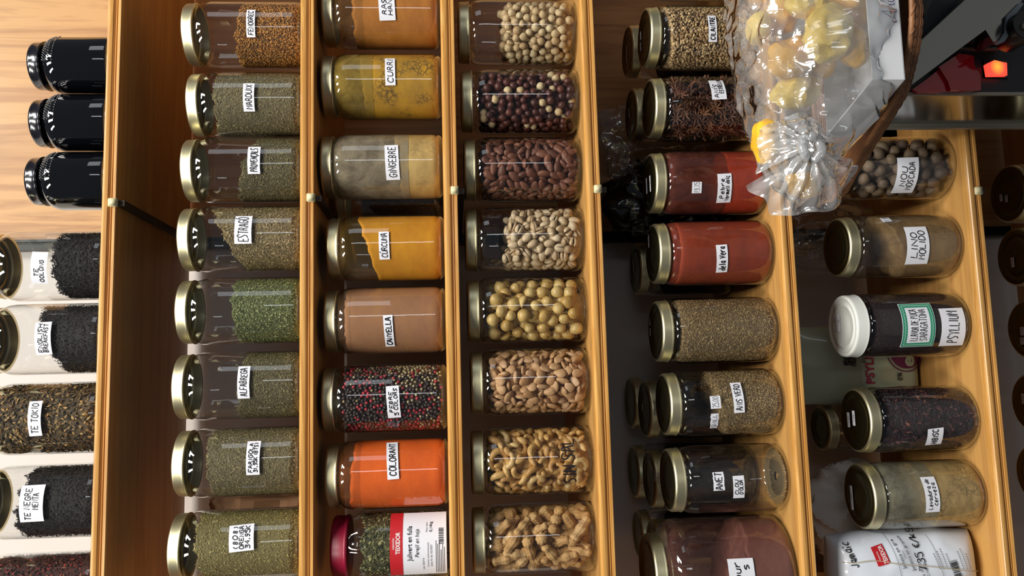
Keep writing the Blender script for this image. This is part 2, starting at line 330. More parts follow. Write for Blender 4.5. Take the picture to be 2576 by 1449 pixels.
# ---------------- the setting ----------------
SZ = [.40822, .16942, -.00936, -.1922, -.44233, -.702, -.962]     # undersides of the shelves
TH = .018; BACK = .29
def TOP(k): return SZ[k]+TH
def struct(o, label, cat): return tag(o, label, cat, kind='structure')
g = G(); g.box(-1.2, 1.2, BACK+.012, BACK+.05, -1.6, 1.5)
struct(g.build('wall_back', 'wall_paint', smooth=False), 'off-white painted wall behind the shelves', 'wall')
g = G(); g.box(.2398, 1.2, BACK, BACK+.012, -1.6, 1.5)
struct(g.build('wall_right', 'panel_wood', smooth=False), 'pine-panelled stretch of the back wall', 'wall panel')
g = G()
for a, b, d in ((.2240, .2280, .008), (.2280, .2360, .002), (.2360, .2400, .008)): g.box(a, b, BACK-d, BACK+.012, -1.6, 1.5)
struct(g.build('trim_1', 'steel_dark', smooth=False), 'dark metal shelf upright where wood panel meets white wall', 'trim')
g = G(); g.box(-1.2, 2.5, -5, BACK+.05, -1.64, -1.6)
mat('floor_dark', '66686c', .6); struct(g.build('floor', 'floor_dark', smooth=False), 'shop floor', 'floor')
_x = at(2090, 1413, BACK)[0]; g = G(); g.box(-.6, _x, .225, BACK-.0005, -.6837, -.4426)
struct(g.build('trim_2', 'shelf_wood', smooth=False), 'wooden end panel at the left back of the linseed shelf', 'trim')

# moulded front edge profile (y, z) : fat round bead, groove, thin ridge, flat lower fillet
PROF = [(.010, .018), (.004, .018), (.0012, .0172), (-.0008, .0155), (-.0012, .0125), (-.0006, .0100), (.0012, .0085), (.0022, .0080), (.0022, .0072), (.0008, .0068), (.0008, .0060), (.0022, .0056), (.0022, .0048), (.0002, .0042), (.0, .0008), (.0008, 0), (.010, 0)]
shelf_txt = ['topmost pine shelf, carrying the tea jars', 'second pine shelf from the top, carrying the dried herb jars', 'pine shelf of ground spices such as turmeric and curry', 'pine shelf carrying the nut jars', 'pine shelf below the nuts, carrying paprika and anise jars', 'pine shelf below the paprika, carrying linseed and hibiscus jars', 'lowest shelf in the shade, with only jar lids showing']
for k in range(7):
    root = empty('shelf', (0, 0, SZ[k]), shelf_txt[k], 'shelf', 'pine shelves')
    x1 = .75
    G().box(-.62, x1, .010, BACK-.012, 0, TH).build('board', 'shelf_wood', root, smooth=False)
    g = G(); n = len(PROF)
    for x in np.linspace(-.62, x1, 30): g.v += [(x, y, z) for y, z in PROF]
    for i in range(29):
        for j in range(n): a, b = i*n+j, i*n+(j+1) % n; g.f.append((a, a+n, b+n, b))
    g.build('front_moulding', 'moulding_wood', root, auto=30)
    if k < 4 or k == 5:
        xb = .2351-.0035*(k == 0)+.0075*(k in (2, 3))
        br = G().box(xb-.0035, xb+.0035, .004, BACK-.013, -.0085, -.0002).build('bracket', 'bracket_metal', root, smooth=False)
        g2 = G(); cc = [(.0, .0), (.0012, -.0016), (.004, -.0022), (.0, .0)]
        pts = [(xb-.0052, 0), (xb-.0052, .0075), (xb-.0042, .0087), (xb+.0042, .0087), (xb+.0052, .0075), (xb+.0052, -.0006), (xb+.0045, -.0012), (xb-.0045, -.0012)]
        g2.prism([(x, .004, z) for x, z in pts], (0, -.0062, 0)); g2.prism([(xb+(x-xb)*.82, -.0022, .004+(z-.004)*.85) for x, z in pts], (0, -.0008, 0))
        c = g2.build('clip', 'clip_plastic', br)
print('setting ok')

# ---------------- jars ----------------
ROWN = ['topmost', 'second', 'third', 'fourth', 'fifth', 'sixth']
def arc(r0, z0, r1, z1, n=6, bulge=1):     # quarter-ellipse from (r0,z0) going up to (r1,z1)
    return [(r1+(r0-r1)*math.cos(math.pi/2*i/n), z0+(z1-z0)*math.sin(math.pi/2*i/n)) for i in range(n+1)]
def jar_profile(R, H, lidr, lidh):
    zs = H-lidh-.022-(.006 if R > .05 else 0); nr = lidr-.0035
    p = [(.001, .0045), (R*.55, .004), (R*.72, .0015), (R*.8, .0), (R*.86, .0006), (R*.94, .0035), (R*.985, .008), (R, .014), (R, .03), (R, zs*.6), (R, zs)]
    p += arc(R, zs, nr+.001, zs+.019+(.006 if R > .05 else 0), 8)[1:]+[(nr, H-lidh), (nr+.0013, H-lidh+.002), (nr, H-.004)]
    return p
GLASS_CACHE = {}
def make_jar(name, row, ymid, lidx, label, cat='jar', R=.0435, lidr=.0405, lidh=.0148, Y=None, lidmat='gold', group=None, H=None, base=None, glassm='jar_glass', lidstick=(), lit=True):
    Y = Y if Y is not None else .056+(R-.0435)
    # the lid's near rim (upper shelves) or its centre (lower shelves) tells the height
    zt = base if base is not None else TOP(row)
    X = at(lidx+120, ymid, Y)[0]
    if H is None:
        H = (at(lidx, ymid, Y-lidr*(1 if row < 4 else 0))[2]-zt)
    root = empty(name, (X, Y, zt), label, cat, group)
    root.rotation_euler = (0, 0, 0)
    key = (round(R, 4), round(H, 3), round(lidr, 4), round(lidh, 4), glassm)
    if key in GLASS_CACHE: ob = GLASS_CACHE[key].copy(); COL.objects.link(ob); ob.parent = root
    else:
        ob = G().lathe(jar_profile(R, H, lidr, lidh), 72, cap1=False).build('glass_body', glassm, root); GLASS_CACHE[key] = ob
    def lug(a, z): return 1+.006*max(0, math.cos(6*a))**3 if z < H-lidh+.004 else 1
    zl = H-lidh
    side = [(lidr-.0035, zl+.0002), (lidr+.0002, zl), (lidr+.0007, zl+.0006), (lidr+.0003, zl+.0016), (lidr-.0002, zl+.0035), (lidr-.0002, H-.0034), (lidr-.0006, H-.0016), (lidr-.0018, H-.0004), (lidr-.0032, H)]
    ltop = [(lidr-.0032, H), (lidr-.0048, H-.0003), (lidr-.006, H-.0016), (lidr-.012, H-.0018), (lidr-.0125, H-.0012), (lidr-.0145, H-.0012), (lidr-.015, H-.0018), (.014, H-.0018), (.001, H-.0017)]
    lm = {'gold': ('gold_lid', 'gold_lid_darkened_top'), 'white': ('white_lid', 'white_lid'), 'black': ('black_lid', 'black_lid')}[lidmat]
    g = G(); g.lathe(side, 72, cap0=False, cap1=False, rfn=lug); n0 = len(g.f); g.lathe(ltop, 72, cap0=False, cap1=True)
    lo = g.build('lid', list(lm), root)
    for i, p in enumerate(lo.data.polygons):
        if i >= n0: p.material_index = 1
    for (px, py, w, h, a) in lidstick:
        P = onz(px, py, zt+H-.001)
        s = G(); f = planemap((P[0]-X, P[1]-Y, H-.0009), (1, 0, 0), (0, 1, 0), (0, 0, 1), a); patch(s, w, h, f, .0002, 2)
        st = s.build('price_sticker', 'paper', lo, smooth=False)
        wv = G()
        for q in strokes(random.choice(['1.20', '2.45', '1.95']), w*.7, h*.35, px): ribbon(wv, q, .0004, f, .0004)
        wv.build('print', 'print_grey', st, smooth=False)
    J = dict(root=root, X=X, Y=Y, z=zt, R=R, H=H, zs=H-lidh-.022, Ri=R-.0013)
    return J
def px_on(J, px, py, r=None):
    P = hitcyl(px, py, J['X'], J['Y'], r or J['R']); return math.atan2(P[0]-J['X'], -(P[1]-J['Y'])), P[2]-J['z'], (P[1]+1)/CF
def label_on(J, px, py, dx, dy, lines, ang=0, torn=False, wpen=.0010, fill=(.84, .72), align='c', border=None, paper='paper', name='label', inkm='ink', slant=.12):
    """paper label centred on photo point px,py; dx/dy its photo extents (height/width); lines of writing"""
    th, z, k = px_on(J, px, py); w, h = dy*k, dx*k; fn = cylmap(J['R']+.0001, th, z, math.radians(ang)+.006)
    g = patch(G(), w, h, fn, .0002, 12, .0006 if torn else .0001)
    lo = g.build(name, paper, J['root'])
    wg = G(); n = len(lines)
    for i, t in enumerate(lines):
        if isinstance(t, str): t = (t, {})
        t, o = t; lh = h*fill[1]/n; zc = h*fill[1]/2-lh*(i+.5)+o.get('dz', 0)*h
        for q in strokes(t, w*fill[0]*o.get('w', 1), lh*.82*o.get('h', 1), i+int(px), slant, align): ribbon(wg, [(a+o.get('dx', 0)*w, b+zc) for a, b in q], wpen, fn, .0005)
    wg.build('writing', inkm, lo, smooth=False)
    return lo, fn, w, h

# fillings -----------------------------------------------------------
def fillfun(J, xu, yu, xl, yl, front=0, rough=.0015, seed=0):
    """surface height over the jar from two photo points on the front glass: (xu,yu) towards picture top, (xl,yl) towards picture bottom"""
    t1, z1, _ = px_on(J, xu, yu); t2, z2, _ = px_on(J, xl, yl); R = J['R']; x1, x2 = R*math.sin(t1), R*math.sin(t2)
    s = (z1-z2)/(x1-x2) if abs(x1-x2) > 1e-4 else 0; c = z1-s*x1
    return lambda x, y: np.clip(c+s*x+front*(y+R*.8)+rough*(np.sin(x*310+seed)+np.cos(y*260+x*180+seed*2)+.6*np.sin(x*900+y*700)), .004, min(J['H']-.018, J['zs']+.010))
def rprof(J, z):      # inner radius at height z
    R = J['Ri']; zs = J['zs']; z = np.asarray(z, float)
    r = np.full(z.shape, R); b = z < .014; r[b] = R-(.014-z[b])**2*55; r[z < .004] = R*.86
    t = np.clip((z-zs)/.019, 0, 1); nr = .036 if R < .05 else .044; rr = nr+(R-nr)*np.sqrt(np.clip(1-t**2, 0, 1)); return np.where(z > zs, rr, r)
def fill_solid(J, name, m, top, label, cat, dr=0, n=96, nz=26, kind='stuff', jag=0):
    zb = .0046; V = []; F = []
    th = np.linspace(0, 2*np.pi, n, endpoint=False)
    R = J['Ri']-dr
    jg = np.array([jag*noise.noise((math.cos(a)*6, math.sin(a)*6, R*100+J['X']*9)) + jag*.5*noise.noise((math.cos(a)*22, math.sin(a)*22, J['X']*9)) for a in th])
    tz = top(R*np.sin(th), -R*np.cos(th))+jg
    for j in range(nz+1):
        z = zb+(tz-zb)*j/nz; r = rprof(J, z)-dr; V.append(np.stack([r*np.sin(th), -r*np.cos(th), z], 1))
    m0 = 10
    rt = rprof(J, tz)-dr
    for j in range(1, m0):
        r = rt*(1-j/m0); x, y = r*np.sin(th), -r*np.cos(th); z = top(x, y)+jg*(1-j/m0); V.append(np.stack([x, y, z], 1))
    tot = nz+m0; V = np.concatenate(V); V = np.vstack([V, [[0, 0, float(top(np.array(0.), np.array(0.)))], [0, 0, zb]]])
    for j in range(tot-1+0):
        a = j*n+np.arange(n); b = j*n+(np.arange(n)+1) % n; F.append(np.stack([a, b, b+n, a+n], 1))
    F = np.concatenate(F); g = G(); g.v = [tuple(p) for p in V]; g.f = [tuple(map(int, q)) for q in F]
    L = (tot-1)*n+0; c = len(V)-2
    g.f += [(L+i, L+(i+1) % n, c) for i in range(n)]+[((i+1) % n, i, c+1) for i in range(n)]
    o = g.build(name, m); o.location = J['root'].location
    return tag(o, label, cat, None, kind)
OCT_V = np.array([(1, 0, 0), (-1, 0, 0), (0, 1, 0), (0, -1, 0), (0, 0, 1), (0, 0, -1)], float)
OCT_F = np.array([(0, 2, 4), (2, 1, 4), (1, 3, 4), (3, 0, 4), (2, 0, 5), (1, 2, 5), (3, 1, 5), (0, 3, 5)])
def ico(sub=1):
    import bmesh
    bm = bmesh.new(); bmesh.ops.create_icosphere(bm, subdivisions=sub, radius=1); v = np.array([p.co[:] for p in bm.verts]); f = np.array([[q.index for q in p.verts] for p in bm.faces]); bm.free(); return v, f
ICO1 = ico(1); ICO2 = ico(2); ICO3 = ico(3)
def rotm(n, rng):
    q = rng.normal(size=(n, 4)); q /= np.linalg.norm(q, axis=1)[:, None]; w, x, y, z = q.T
    return np.stack([np.stack([1-2*(y*y+z*z), 2*(x*y-z*w), 2*(x*z+y*w)], 1), np.stack([2*(x*y+z*w), 1-2*(x*x+z*z), 2*(y*z-x*w)], 1), np.stack([2*(x*z-y*w), 2*(y*z+x*w), 1-2*(x*x+y*y)], 1)], 1)
def flakes(J, name, top, N_, dims, cols, label, cat, seed, base=(OCT_V, OCT_F), depth=.0016, dimvar=.35, tang=.6, coredark=.5, lay=1, weights=None):
    """herb flakes / seeds: thousands of little solids against the glass and over the top, one uncountable mass"""
    rng = np.random.default_rng(seed); R = J['Ri']; P = []; th = rng.uniform(-np.pi, np.pi, N_); x, y = R*np.sin(th), -R*np.cos(th); tz = top(x, y)
    z = .005+rng.uniform(0, 1, N_)*(tz+.0006-.005); L = max(dims); r = rprof(J, z)-rng.uniform(.25*L+.0002, depth+.25*L, N_)
    A = np.stack([r*np.sin(th), -r*np.cos(th), z], 1)
    m = N_//4; a2 = rng.uniform(-np.pi, np.pi, m); r2 = (R-.003)*np.sqrt(rng.uniform(0, 1, m)); B = np.stack([r2*np.sin(a2), -r2*np.cos(a2), top(r2*np.sin(a2), -r2*np.cos(a2))+rng.uniform(-.0008, .0008, m)], 1)
    P = np.vstack([A, B]); n = len(P); M = rotm(n, rng)
    d = np.array(dims)[None]*rng.uniform(1-dimvar, 1+dimvar, (n, 1))*.5
    bv, bf = base; V = (bv[None]*d[:, None, :])@np.transpose(M, (0, 2, 1))
    # flatten radially so pieces lie against the glass
    er = np.stack([np.sin(np.arctan2(P[:, 0], -P[:, 1])), -np.cos(np.arctan2(P[:, 0], -P[:, 1])), np.zeros(n)], 1)
    comp = (V*er[:, None]).sum(2, keepdims=True); V = V-comp*er[:, None]*tang; V += P[:, None]
    F = (bf[None]+(np.arange(n)*len(bv))[:, None, None]).reshape(-1, 3)
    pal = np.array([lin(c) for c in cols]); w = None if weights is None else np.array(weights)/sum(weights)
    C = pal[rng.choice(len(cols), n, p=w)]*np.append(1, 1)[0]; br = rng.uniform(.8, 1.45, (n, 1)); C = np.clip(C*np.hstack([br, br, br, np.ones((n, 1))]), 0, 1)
    C = np.repeat(C, len(bv), 0); V = V.reshape(-1, 3)
    # solid heart of the heap, same stuff, colour darkened as shade between the pieces
    n2 = 48; t2 = np.linspace(0, 2*np.pi, n2, endpoint=False); rings = []
    Rc = R-depth*.75-.25*L; tzc = top(Rc*np.sin(t2), -Rc*np.cos(t2))-.001
    for j in range(13):
        zz = .005+(tzc-.005)*j/12; rr = np.minimum(rprof(J, zz)-(R-Rc), Rc); rings.append(np.stack([rr*np.sin(t2), -rr*np.cos(t2), zz], 1))
    rr = np.minimum(rprof(J, tzc)-(R-Rc), Rc)
    for j in range(1, 6): q = rr*(1-j/6); rings.append(np.stack([q*np.sin(t2), -q*np.cos(t2), top(q*np.sin(t2), -q*np.cos(t2))-.001], 1))
    VC = np.concatenate(rings); FC = []
    for j in range(len(rings)-1):
        a = j*n2+np.arange(n2); b = j*n2+(np.arange(n2)+1) % n2; FC += [np.stack([a, b, b+n2], 1), np.stack([a, b+n2, a+n2], 1)]
    FC = np.concatenate(FC); k = len(V); V = np.vstack([V, VC]); F = np.vstack([F, FC+k])
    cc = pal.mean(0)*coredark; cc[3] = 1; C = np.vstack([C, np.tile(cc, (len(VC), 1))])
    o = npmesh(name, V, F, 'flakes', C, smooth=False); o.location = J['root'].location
    return tag(o, label, cat, None, 'stuff')
def dust(J, m, z0, z1, name='dust_film'):
    th = 64; zz = np.linspace(z0, min(z1, J['H']-.016), 14); g = G(); r = rprof(J, zz)+.0006
    return g.lathe(list(zip(r, zz)), th, cap0=False, cap1=False).build(name, m, J['root'])

HERB = 'dried herb jars on the second shelf'
# ===== row 2: dried herbs (second shelf from the top) =====
r2 = [  # ymid, lid x, text lines, label px, fill points, kind
 (90, 451, ['FENOGREC'], (630, 56, 22, 76, 0), (604, 20, 602, 150), 'fenu'),
 (266, 463, ['MARDUIX'], (625, 243, 28, 75, 0), (540, 200, 548, 330), 'grey'),
 (430, 449, ['PROVENÇALS'], (638, 401, 31, 74, 0), (640, 355, 600, 490), 'grey2'),
 (603, 441, ['ESTRAGÓ'], (611, 576, 42, 75, 0), (540, 540, 620, 680), 'estr'),
 (784, 436, None, None, (596, 700, 600, 860), 'green'),
 (971, 428, ['ALFÀBREGA'.replace('À', 'A')], (612, 961, 29, 82, 0), (622, 890, 600, 1040), 'grey2'),
 (1163, 428, ['FARIGOLA', '31,95K (BTS)'], (636, 1151, 32, 84, 0), (530, 1085, 535, 1240), 'grey'),
 (1372, 417, ['(808)', 'ORENGA', '34,95K'], (607, 1352, 58, 64, 4), (505, 1290, 495, 1430), 'oreg'),
]
PAL = {'fenu': ['b07a35', '9c6526', 'c48d45', '7c4d1d', 'b98440'], 'grey': ['8d7f57', '70663f', '9c8d63', '5b5434', 'a2966f', '7b6e4a'], 'grey2': ['6d6440', '4e4a2b', '857a52', '5b5533', '92865f'],
       'estr': ['a08a5c', '80693f', 'b29c70', '5f512f', '6a6238', 'c0ab80'], 'green': ['6b7440', '535d2f', '87905a', '9a9c68', '464f28'], 'oreg': ['a3955a', '8b7d45', 'b6a86c', '74683a', '978b52'],
       'anise': ['9a8259', '7c6440', 'b39a70', '5f4b2d', '8d7550', 'a58c5c'], 'tea': ['1c1818', '262020', '100e0f', '302a28'], 'teah': ['3a3120', '1f1a14', '5a4b30', '2b2418', '8c7448', '6b4a2a'], 'hib': ['24141b', '1a0f14', '3a1a20', '120b10', '4a2526'],
       'pars': ['5c5a34', '3f4024', '77724a', '2d2e1b', '8a8358'], 'psy': ['2b1a1c', '3a2326', '1b1012'], 'berry': ['3a2018', '59302a', '1f1512', '7a4a30', '8a2c2c', '241a16']}
desc2 = {'fenu': ('fenugreek_seeds', 'golden brown fenugreek seeds half filling their jar'), 'grey': None}
INFO2 = [('spice_jar', 'glass jar with gold lid marked FENOGREC, half full of golden brown seeds', 'fenugreek_seeds', 'golden brown fenugreek seeds inside the jar marked FENOGREC'),
 ('spice_jar', 'glass jar with gold lid marked MARDUIX, of grey-green dried marjoram', 'dried_marjoram', 'grey-green dried marjoram inside the jar marked MARDUIX'),
 ('spice_jar', 'glass jar with gold lid marked PROVENÇALS, half full of dried herbs', 'mixed_herbs', 'dark dried herb mix inside the jar marked PROVENÇALS'),
 ('spice_jar', 'glass jar with gold lid marked ESTRAGÓ, its herbs sloping steeply', 'dried_tarragon', 'brownish dried tarragon, sloping steeply, inside the jar marked ESTRAGÓ'),
 ('spice_jar', 'glass herb jar without any paper label, half full of green leaves', 'green_herb', 'bright green dried leaves inside the unlabelled herb jar'),
 ('spice_jar', 'glass jar with gold lid marked ALFABREGA, half full of dried basil', 'dried_basil', 'dark dried basil inside the jar marked ALFABREGA'),
 ('spice_jar', 'glass jar with gold lid marked FARIGOLA with a price underneath', 'dried_thyme', 'fine grey-green dried thyme inside the jar marked FARIGOLA'),
 ('spice_jar', 'glass jar with gold lid marked ORENGA on a three-line label', 'dried_oregano', 'yellowish dried oregano inside the jar marked ORENGA')]
for i, ((ym, lx, tx, lp, fp, kd), inf) in enumerate(zip(r2, INFO2)):
    J = make_jar(inf[0], 1, ym, lx, inf[1], R=.0432, group=HERB)
    if tx: label_on(J, lp[0], lp[1], lp[2], lp[3], tx, ang=lp[4])
    top = fillfun(J, *fp, seed=i)
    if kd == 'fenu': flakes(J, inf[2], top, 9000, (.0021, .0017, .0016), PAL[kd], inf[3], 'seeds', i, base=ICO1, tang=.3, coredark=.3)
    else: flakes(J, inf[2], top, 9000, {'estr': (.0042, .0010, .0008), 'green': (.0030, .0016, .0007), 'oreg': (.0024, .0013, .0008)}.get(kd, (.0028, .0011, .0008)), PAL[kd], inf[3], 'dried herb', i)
print('row2')

# ===== row 3: powders =====
powder('p_ras', 'b9762a', 'a5661f', .2); film('f_ras', '8a6128', .35)
powder('p_curri', 'c08f1a', '7d5f26', .5, 38, crack=1); film('f_curri', 'a08430', .62, 45)
powder('p_ging', 'c9a865', 'a98b52', .25, 50, crack=.35); film('f_ging', 'a1947a', .62, 55)
powder('p_turm', 'd08f08', 'c27f06', .2); film('f_turm', 'b98f12', .12, 50)
powder('p_cinn', 'a3744c', '96694a', .25); film('f_cinn', '9c7354', .3)
powder('p_orange', 'e8640a', 'd85a08', .2); film('f_orange', 'a0581c', .4)
SP = 'ground spice jars on the third shelf'
def powder_jar(row, ym, lx, name, label, fname, flabel, m, fp, fm=None, lab=None, grp=SP, cat='ground spice', jag=.002, front=0, **kw):
    J = make_jar(name, row, ym, lx, label, group=grp, **kw); top = fillfun(J, *fp, front=front, rough=.0008, seed=ym)
    fill_solid(J, fname, m, top, flabel, cat, jag=jag)
    if fm: z = px_on(J, fp[0], ym)[1]; dust(J, fm, max(.01, min(px_on(J, fp[0], ym)[1], px_on(J, fp[2], ym)[1])-.006), J['H'])
    if lab:
        for l in ([lab] if not isinstance(lab, list) else lab): label_on(J, *l[:4], l[4], ang=l[5] if len(l) > 5 else 0, **(l[6] if len(l) > 6 else {}))
    return J
powder_jar(2, 43, 806, 'spice_jar', 'glass jar of orange-brown ras el hanout, cut by the picture edge', 'ras_el_hanout', 'orange-brown ras el hanout powder', 'p_ras', (886, 20, 900, 120), 'f_ras', (972, 0, 42, 106, ['RAS EL', 'HANOUT'], 2))
powder_jar(2, 220, 805, 'spice_jar', 'glass jar marked CURRI, of clumpy mustard yellow powder', 'curry_powder', 'clumpy mustard yellow curry powder in the jar marked CURRI', 'p_curri', (905, 150, 925, 290), 'f_curri', (981, 176, 26, 82, ['CURRI'], 1))
powder_jar(2, 421, 803, 'spice_jar', 'glass jar marked GINGEBRE, its upper glass clouded with pale dust', 'ground_ginger', 'pale beige ground ginger in the jar marked GINGEBRE', 'p_ging', (995, 345, 1015, 495), 'f_ging', (986, 407, 35, 94, ['GINGEBRE'], 2))
powder_jar(2, 626, 819, 'spice_jar', 'glass jar marked CÚRCUMA, of bright yellow turmeric', 'ground_turmeric', 'bright yellow turmeric in the jar marked CÚRCUMA', 'p_turm', (905, 560, 950, 695), 'f_turm', (966, 617, 26, 73, ['CÚRCUMA'], 1))
powder_jar(2, 807, 812, 'spice_jar', 'glass jar marked CANYELLA, of pinkish brown cinnamon', 'ground_cinnamon', 'pinkish brown ground cinnamon in the jar marked CANYELLA', 'p_cinn', (868, 735, 866, 880), 'f_cinn', (978, 836, 23, 88, ['CANYELLA'], 2, dict(wpen=.0015)))
powder_jar(2, 1192, 815, 'spice_jar', 'glass jar marked COLORANT, of vivid orange powder', 'orange_colouring', 'vivid orange food colouring powder in the jar marked COLORANT', 'p_orange', (892, 1125, 880, 1260), 'f_orange', (987, 1152, 28, 105, ['COLORANT'], 3, dict(wpen=.0013)))
# dark herb jar further back between ginger and turmeric
J = make_jar('spice_jar', 2, 505, 830, 'glass jar of dark herbs standing behind the ginger and turmeric jars', Y=.155, H=.152)
flakes(J, 'dark_herb', lambda x, y: np.full(np.shape(x), .115), 3000, (.003, .0012, .001), PAL['teah'], 'dark dried herb in the jar behind the ginger and turmeric jars', 'dried herb', 77)

# peppercorns
def place_many(P, M_, protos, name, label, cat, group, scl=None, cap=300, rng=RNG):
    """each piece its own object (copies share mesh data)"""
    first = True
    for i, (p, rm) in enumerate(zip(P, M_)):
        src = protos[i % len(protos)]
        o = src.copy(); COL.objects.link(o); s = (scl[i] if scl is not None else 1)
        m = Matrix(rm.tolist()).to_4x4(); m.translation = Vector(p); o.matrix_world = m @ Matrix.Diagonal((s, s, s, 1)); o.name = name; o.hide_render = False
        for k in list(o.keys()): del o[k]
        tag(o, label, cat, group)
def darts(w, h, d, rng, tries=6000, wrap=None):
    pts = np.empty((0, 2)); 
    cand = rng.uniform(0, 1, (tries, 2))*np.array([w, h])
    for c in cand:
        if len(pts):
            dd = pts-c
            if wrap: dd[:, 0] = (dd[:, 0]+wrap/2) % wrap-wrap/2
            if (dd[:, 0]**2+dd[:, 1]**2).min() < d*d: continue
        pts = np.vstack([pts, c])
    return pts
def nut_positions(J, top, size, rng, span=105, pack=.80, rad=None, layers=2, zb=.0065):
    """positions against the glass: (outer, inner ..) facing the room, and the rest"""
    R = J['Ri']; hh = size*.5 if rad is None else rad; out = []; rest = []
    for L in range(layers+1):
        r = R-hh-.0004-L*size*.62; 
        if r < .006: break
        pts = darts(2*math.pi*r, J['H'], size*pack*(1 if L else .97), rng, 7000 if L < 2 else 3000, wrap=2*math.pi*r)
        th = pts[:, 0]/r-math.pi; z = pts[:, 1]
        rr = np.minimum(r, rprof(J, z)-hh-.0004-L*size*.62); x, y = rr*np.sin(th), -rr*np.cos(th); ok = (z > zb+hh*.7) & (z < top(x, y)-hh*.35)
        if L == 0: ok0 = ok
        front = ok & (np.abs(np.degrees(th)) < (span-12*L))
        A = np.stack([x, y, z], 1)
        (out if L < layers else rest).append(A[front]); rest.append(A[ok & ~front])
    # loose ones over the top
    pts = darts(2*R, 2*R, size*pack, rng, 1500)-R; k = np.hypot(pts[:, 0], pts[:, 1]) < R-hh-size*.7
    x, y = pts[k].T if k.any() else (np.array([]), np.array([])); T = np.stack([x, y, top(x, y)-hh*.4], 1) if len(x) else np.empty((0, 3))
    f = T[:, 1] < .3*R if len(T) else np.zeros(0, bool); out.append(T[f]); rest.append(T[~f])
    return np.concatenate(out), np.concatenate(rest)
def radial_rots(P, rng, flat=True, wob=.45):
    """local z of each piece points outwards (so flat nuts lie against the glass), spun at random"""
    M = []
    for p in P:
        e = Vector((p[0], p[1], rng.normal()*.012)).normalized() if (p[0] or p[1]) else Vector((0, 0, 1))
        e = (e+Vector(rng.normal(size=3)*wob)).normalized(); q = e.to_track_quat('Z', 'Y').to_matrix() @ Matrix.Rotation(rng.uniform(0, 6.283), 3, 'Z'); M.append(np.array(q))
    return M
def merged(P, M, base, name, m, label, cat, loc, J=None):
    bv, bf = base; n = len(P)
    if n == 0: return
    V = np.concatenate([bv@np.array(r).T+p for p, r in zip(P, M)]); F = (bf[None]+(np.arange(n)*len(bv))[:, None, None]).reshape(-1, bf.shape[1])
    o = npmesh(name, V, F, m); o.location = loc; return tag(o, label, cat, None, 'stuff')
def shaped(fn, base=ICO3):
    v, f = base; return np.array([fn(*p) for p in v]), f
def proto(name, base, m):
    o = npmesh(name, base[0], base[1], m); COL.objects.unlink(o); return o
J = make_jar('spice_jar', 2, 1003, 806, 'glass jar marked PEBRE 5 COLORS, of mixed red, white and black peppercorns', group=SP)
label_on(J, 989, 1012, 32, 82, ['PEBRE', '5 COLORS'], ang=3)
rng = np.random.default_rng(11); top = fillfun(J, 848, 930, 850, 1080)
for nm, cols, d, w in (('black_peppercorn', ['2a2220', '3d3029', '1c1715'], .0047, 0), ('red_peppercorn', ['a51f33', 'c2384a', '7d1226'], .0044, 1), ('white_peppercorn', ['b5a67c', '9a8c60', 'cfc39c'], .0035, 2)): hashmat('m_'+nm, cols, .5, .35, 500, .15)
P = darts(2*math.pi*.0415, .13, .0036, rng, 9000, wrap=2*math.pi*.0415); th = P[:, 0]/.0415-math.pi; z = P[:, 1]
R = .0398; x, y = R*np.sin(th), -R*np.cos(th); ok = (z > .007) & (z < top(x, y)); th, z, x, y = th[ok], z[ok], x[ok], y[ok]
rr = np.minimum(R, rprof(J, z)-.0025); x, y = rr*np.sin(th), -rr*np.cos(th)
zn = np.array([noise.noise((a*25, b*25, c*25)) for a, b, c in zip(x, y, z)]); low = .5-.9*(z/.12)+.5*zn+(.45*(np.sin(th)))     # white ones gather low and on one side
kind = np.where(rng.uniform(size=len(z)) < np.clip(low+.1, .03, .8), 2, np.where(rng.uniform(size=len(z)) < .33+.25*zn, 1, 0))
heaps = []; order = np.argsort(np.abs(th))
for kd, (nm, txt, rad) in enumerate((('black_peppercorn', 'dark peppercorn in the jar marked PEBRE 5 COLORS', .0024), ('red_peppercorn', 'red peppercorn in the jar marked PEBRE 5 COLORS', .0021), ('white_peppercorn', 'pale peppercorn in the jar marked PEBRE 5 COLORS', .0018))):
    idx = [i for i in order if kind[i] == kd and abs(th[i]) < 1.7]; far = [i for i in order if kind[i] == kd and abs(th[i]) >= 1.7]
    far += idx[300:]; idx = idx[:300]
    b = (ICO2[0]*rad, ICO2[1]); pr = proto(nm, b, 'm_'+nm); off = np.array(J['root'].location); PP = np.stack([x, y, z], 1)
    place_many(PP[idx]+off, radial_rots(PP[idx], rng), [pr], nm, txt, 'peppercorn', nm.replace('_', ' ')+'s in the five-colour jar')
    if len(far): heaps.append(merged(PP[far], radial_rots(PP[far], rng), b, nm+'_heap', 'm_'+nm, nm.replace('_', ' ')+'s at the back of the jar marked PEBRE 5 COLORS', 'peppercorns', J['root'].location))
mat('pep_core', '3a2b24', .8, bump=.6, bscale=300, var=.5, vscale=260)
J2 = dict(J); J2['Ri'] = J['Ri']-.0036
core = fill_solid(J2, 'mixed_peppercorns', 'pep_core', lambda x, y: top(x, y)-.003, 'inner heap of mixed peppercorns in the jar marked PEBRE 5 COLORS', 'peppercorns'); join([core]+heaps)
print('row3')

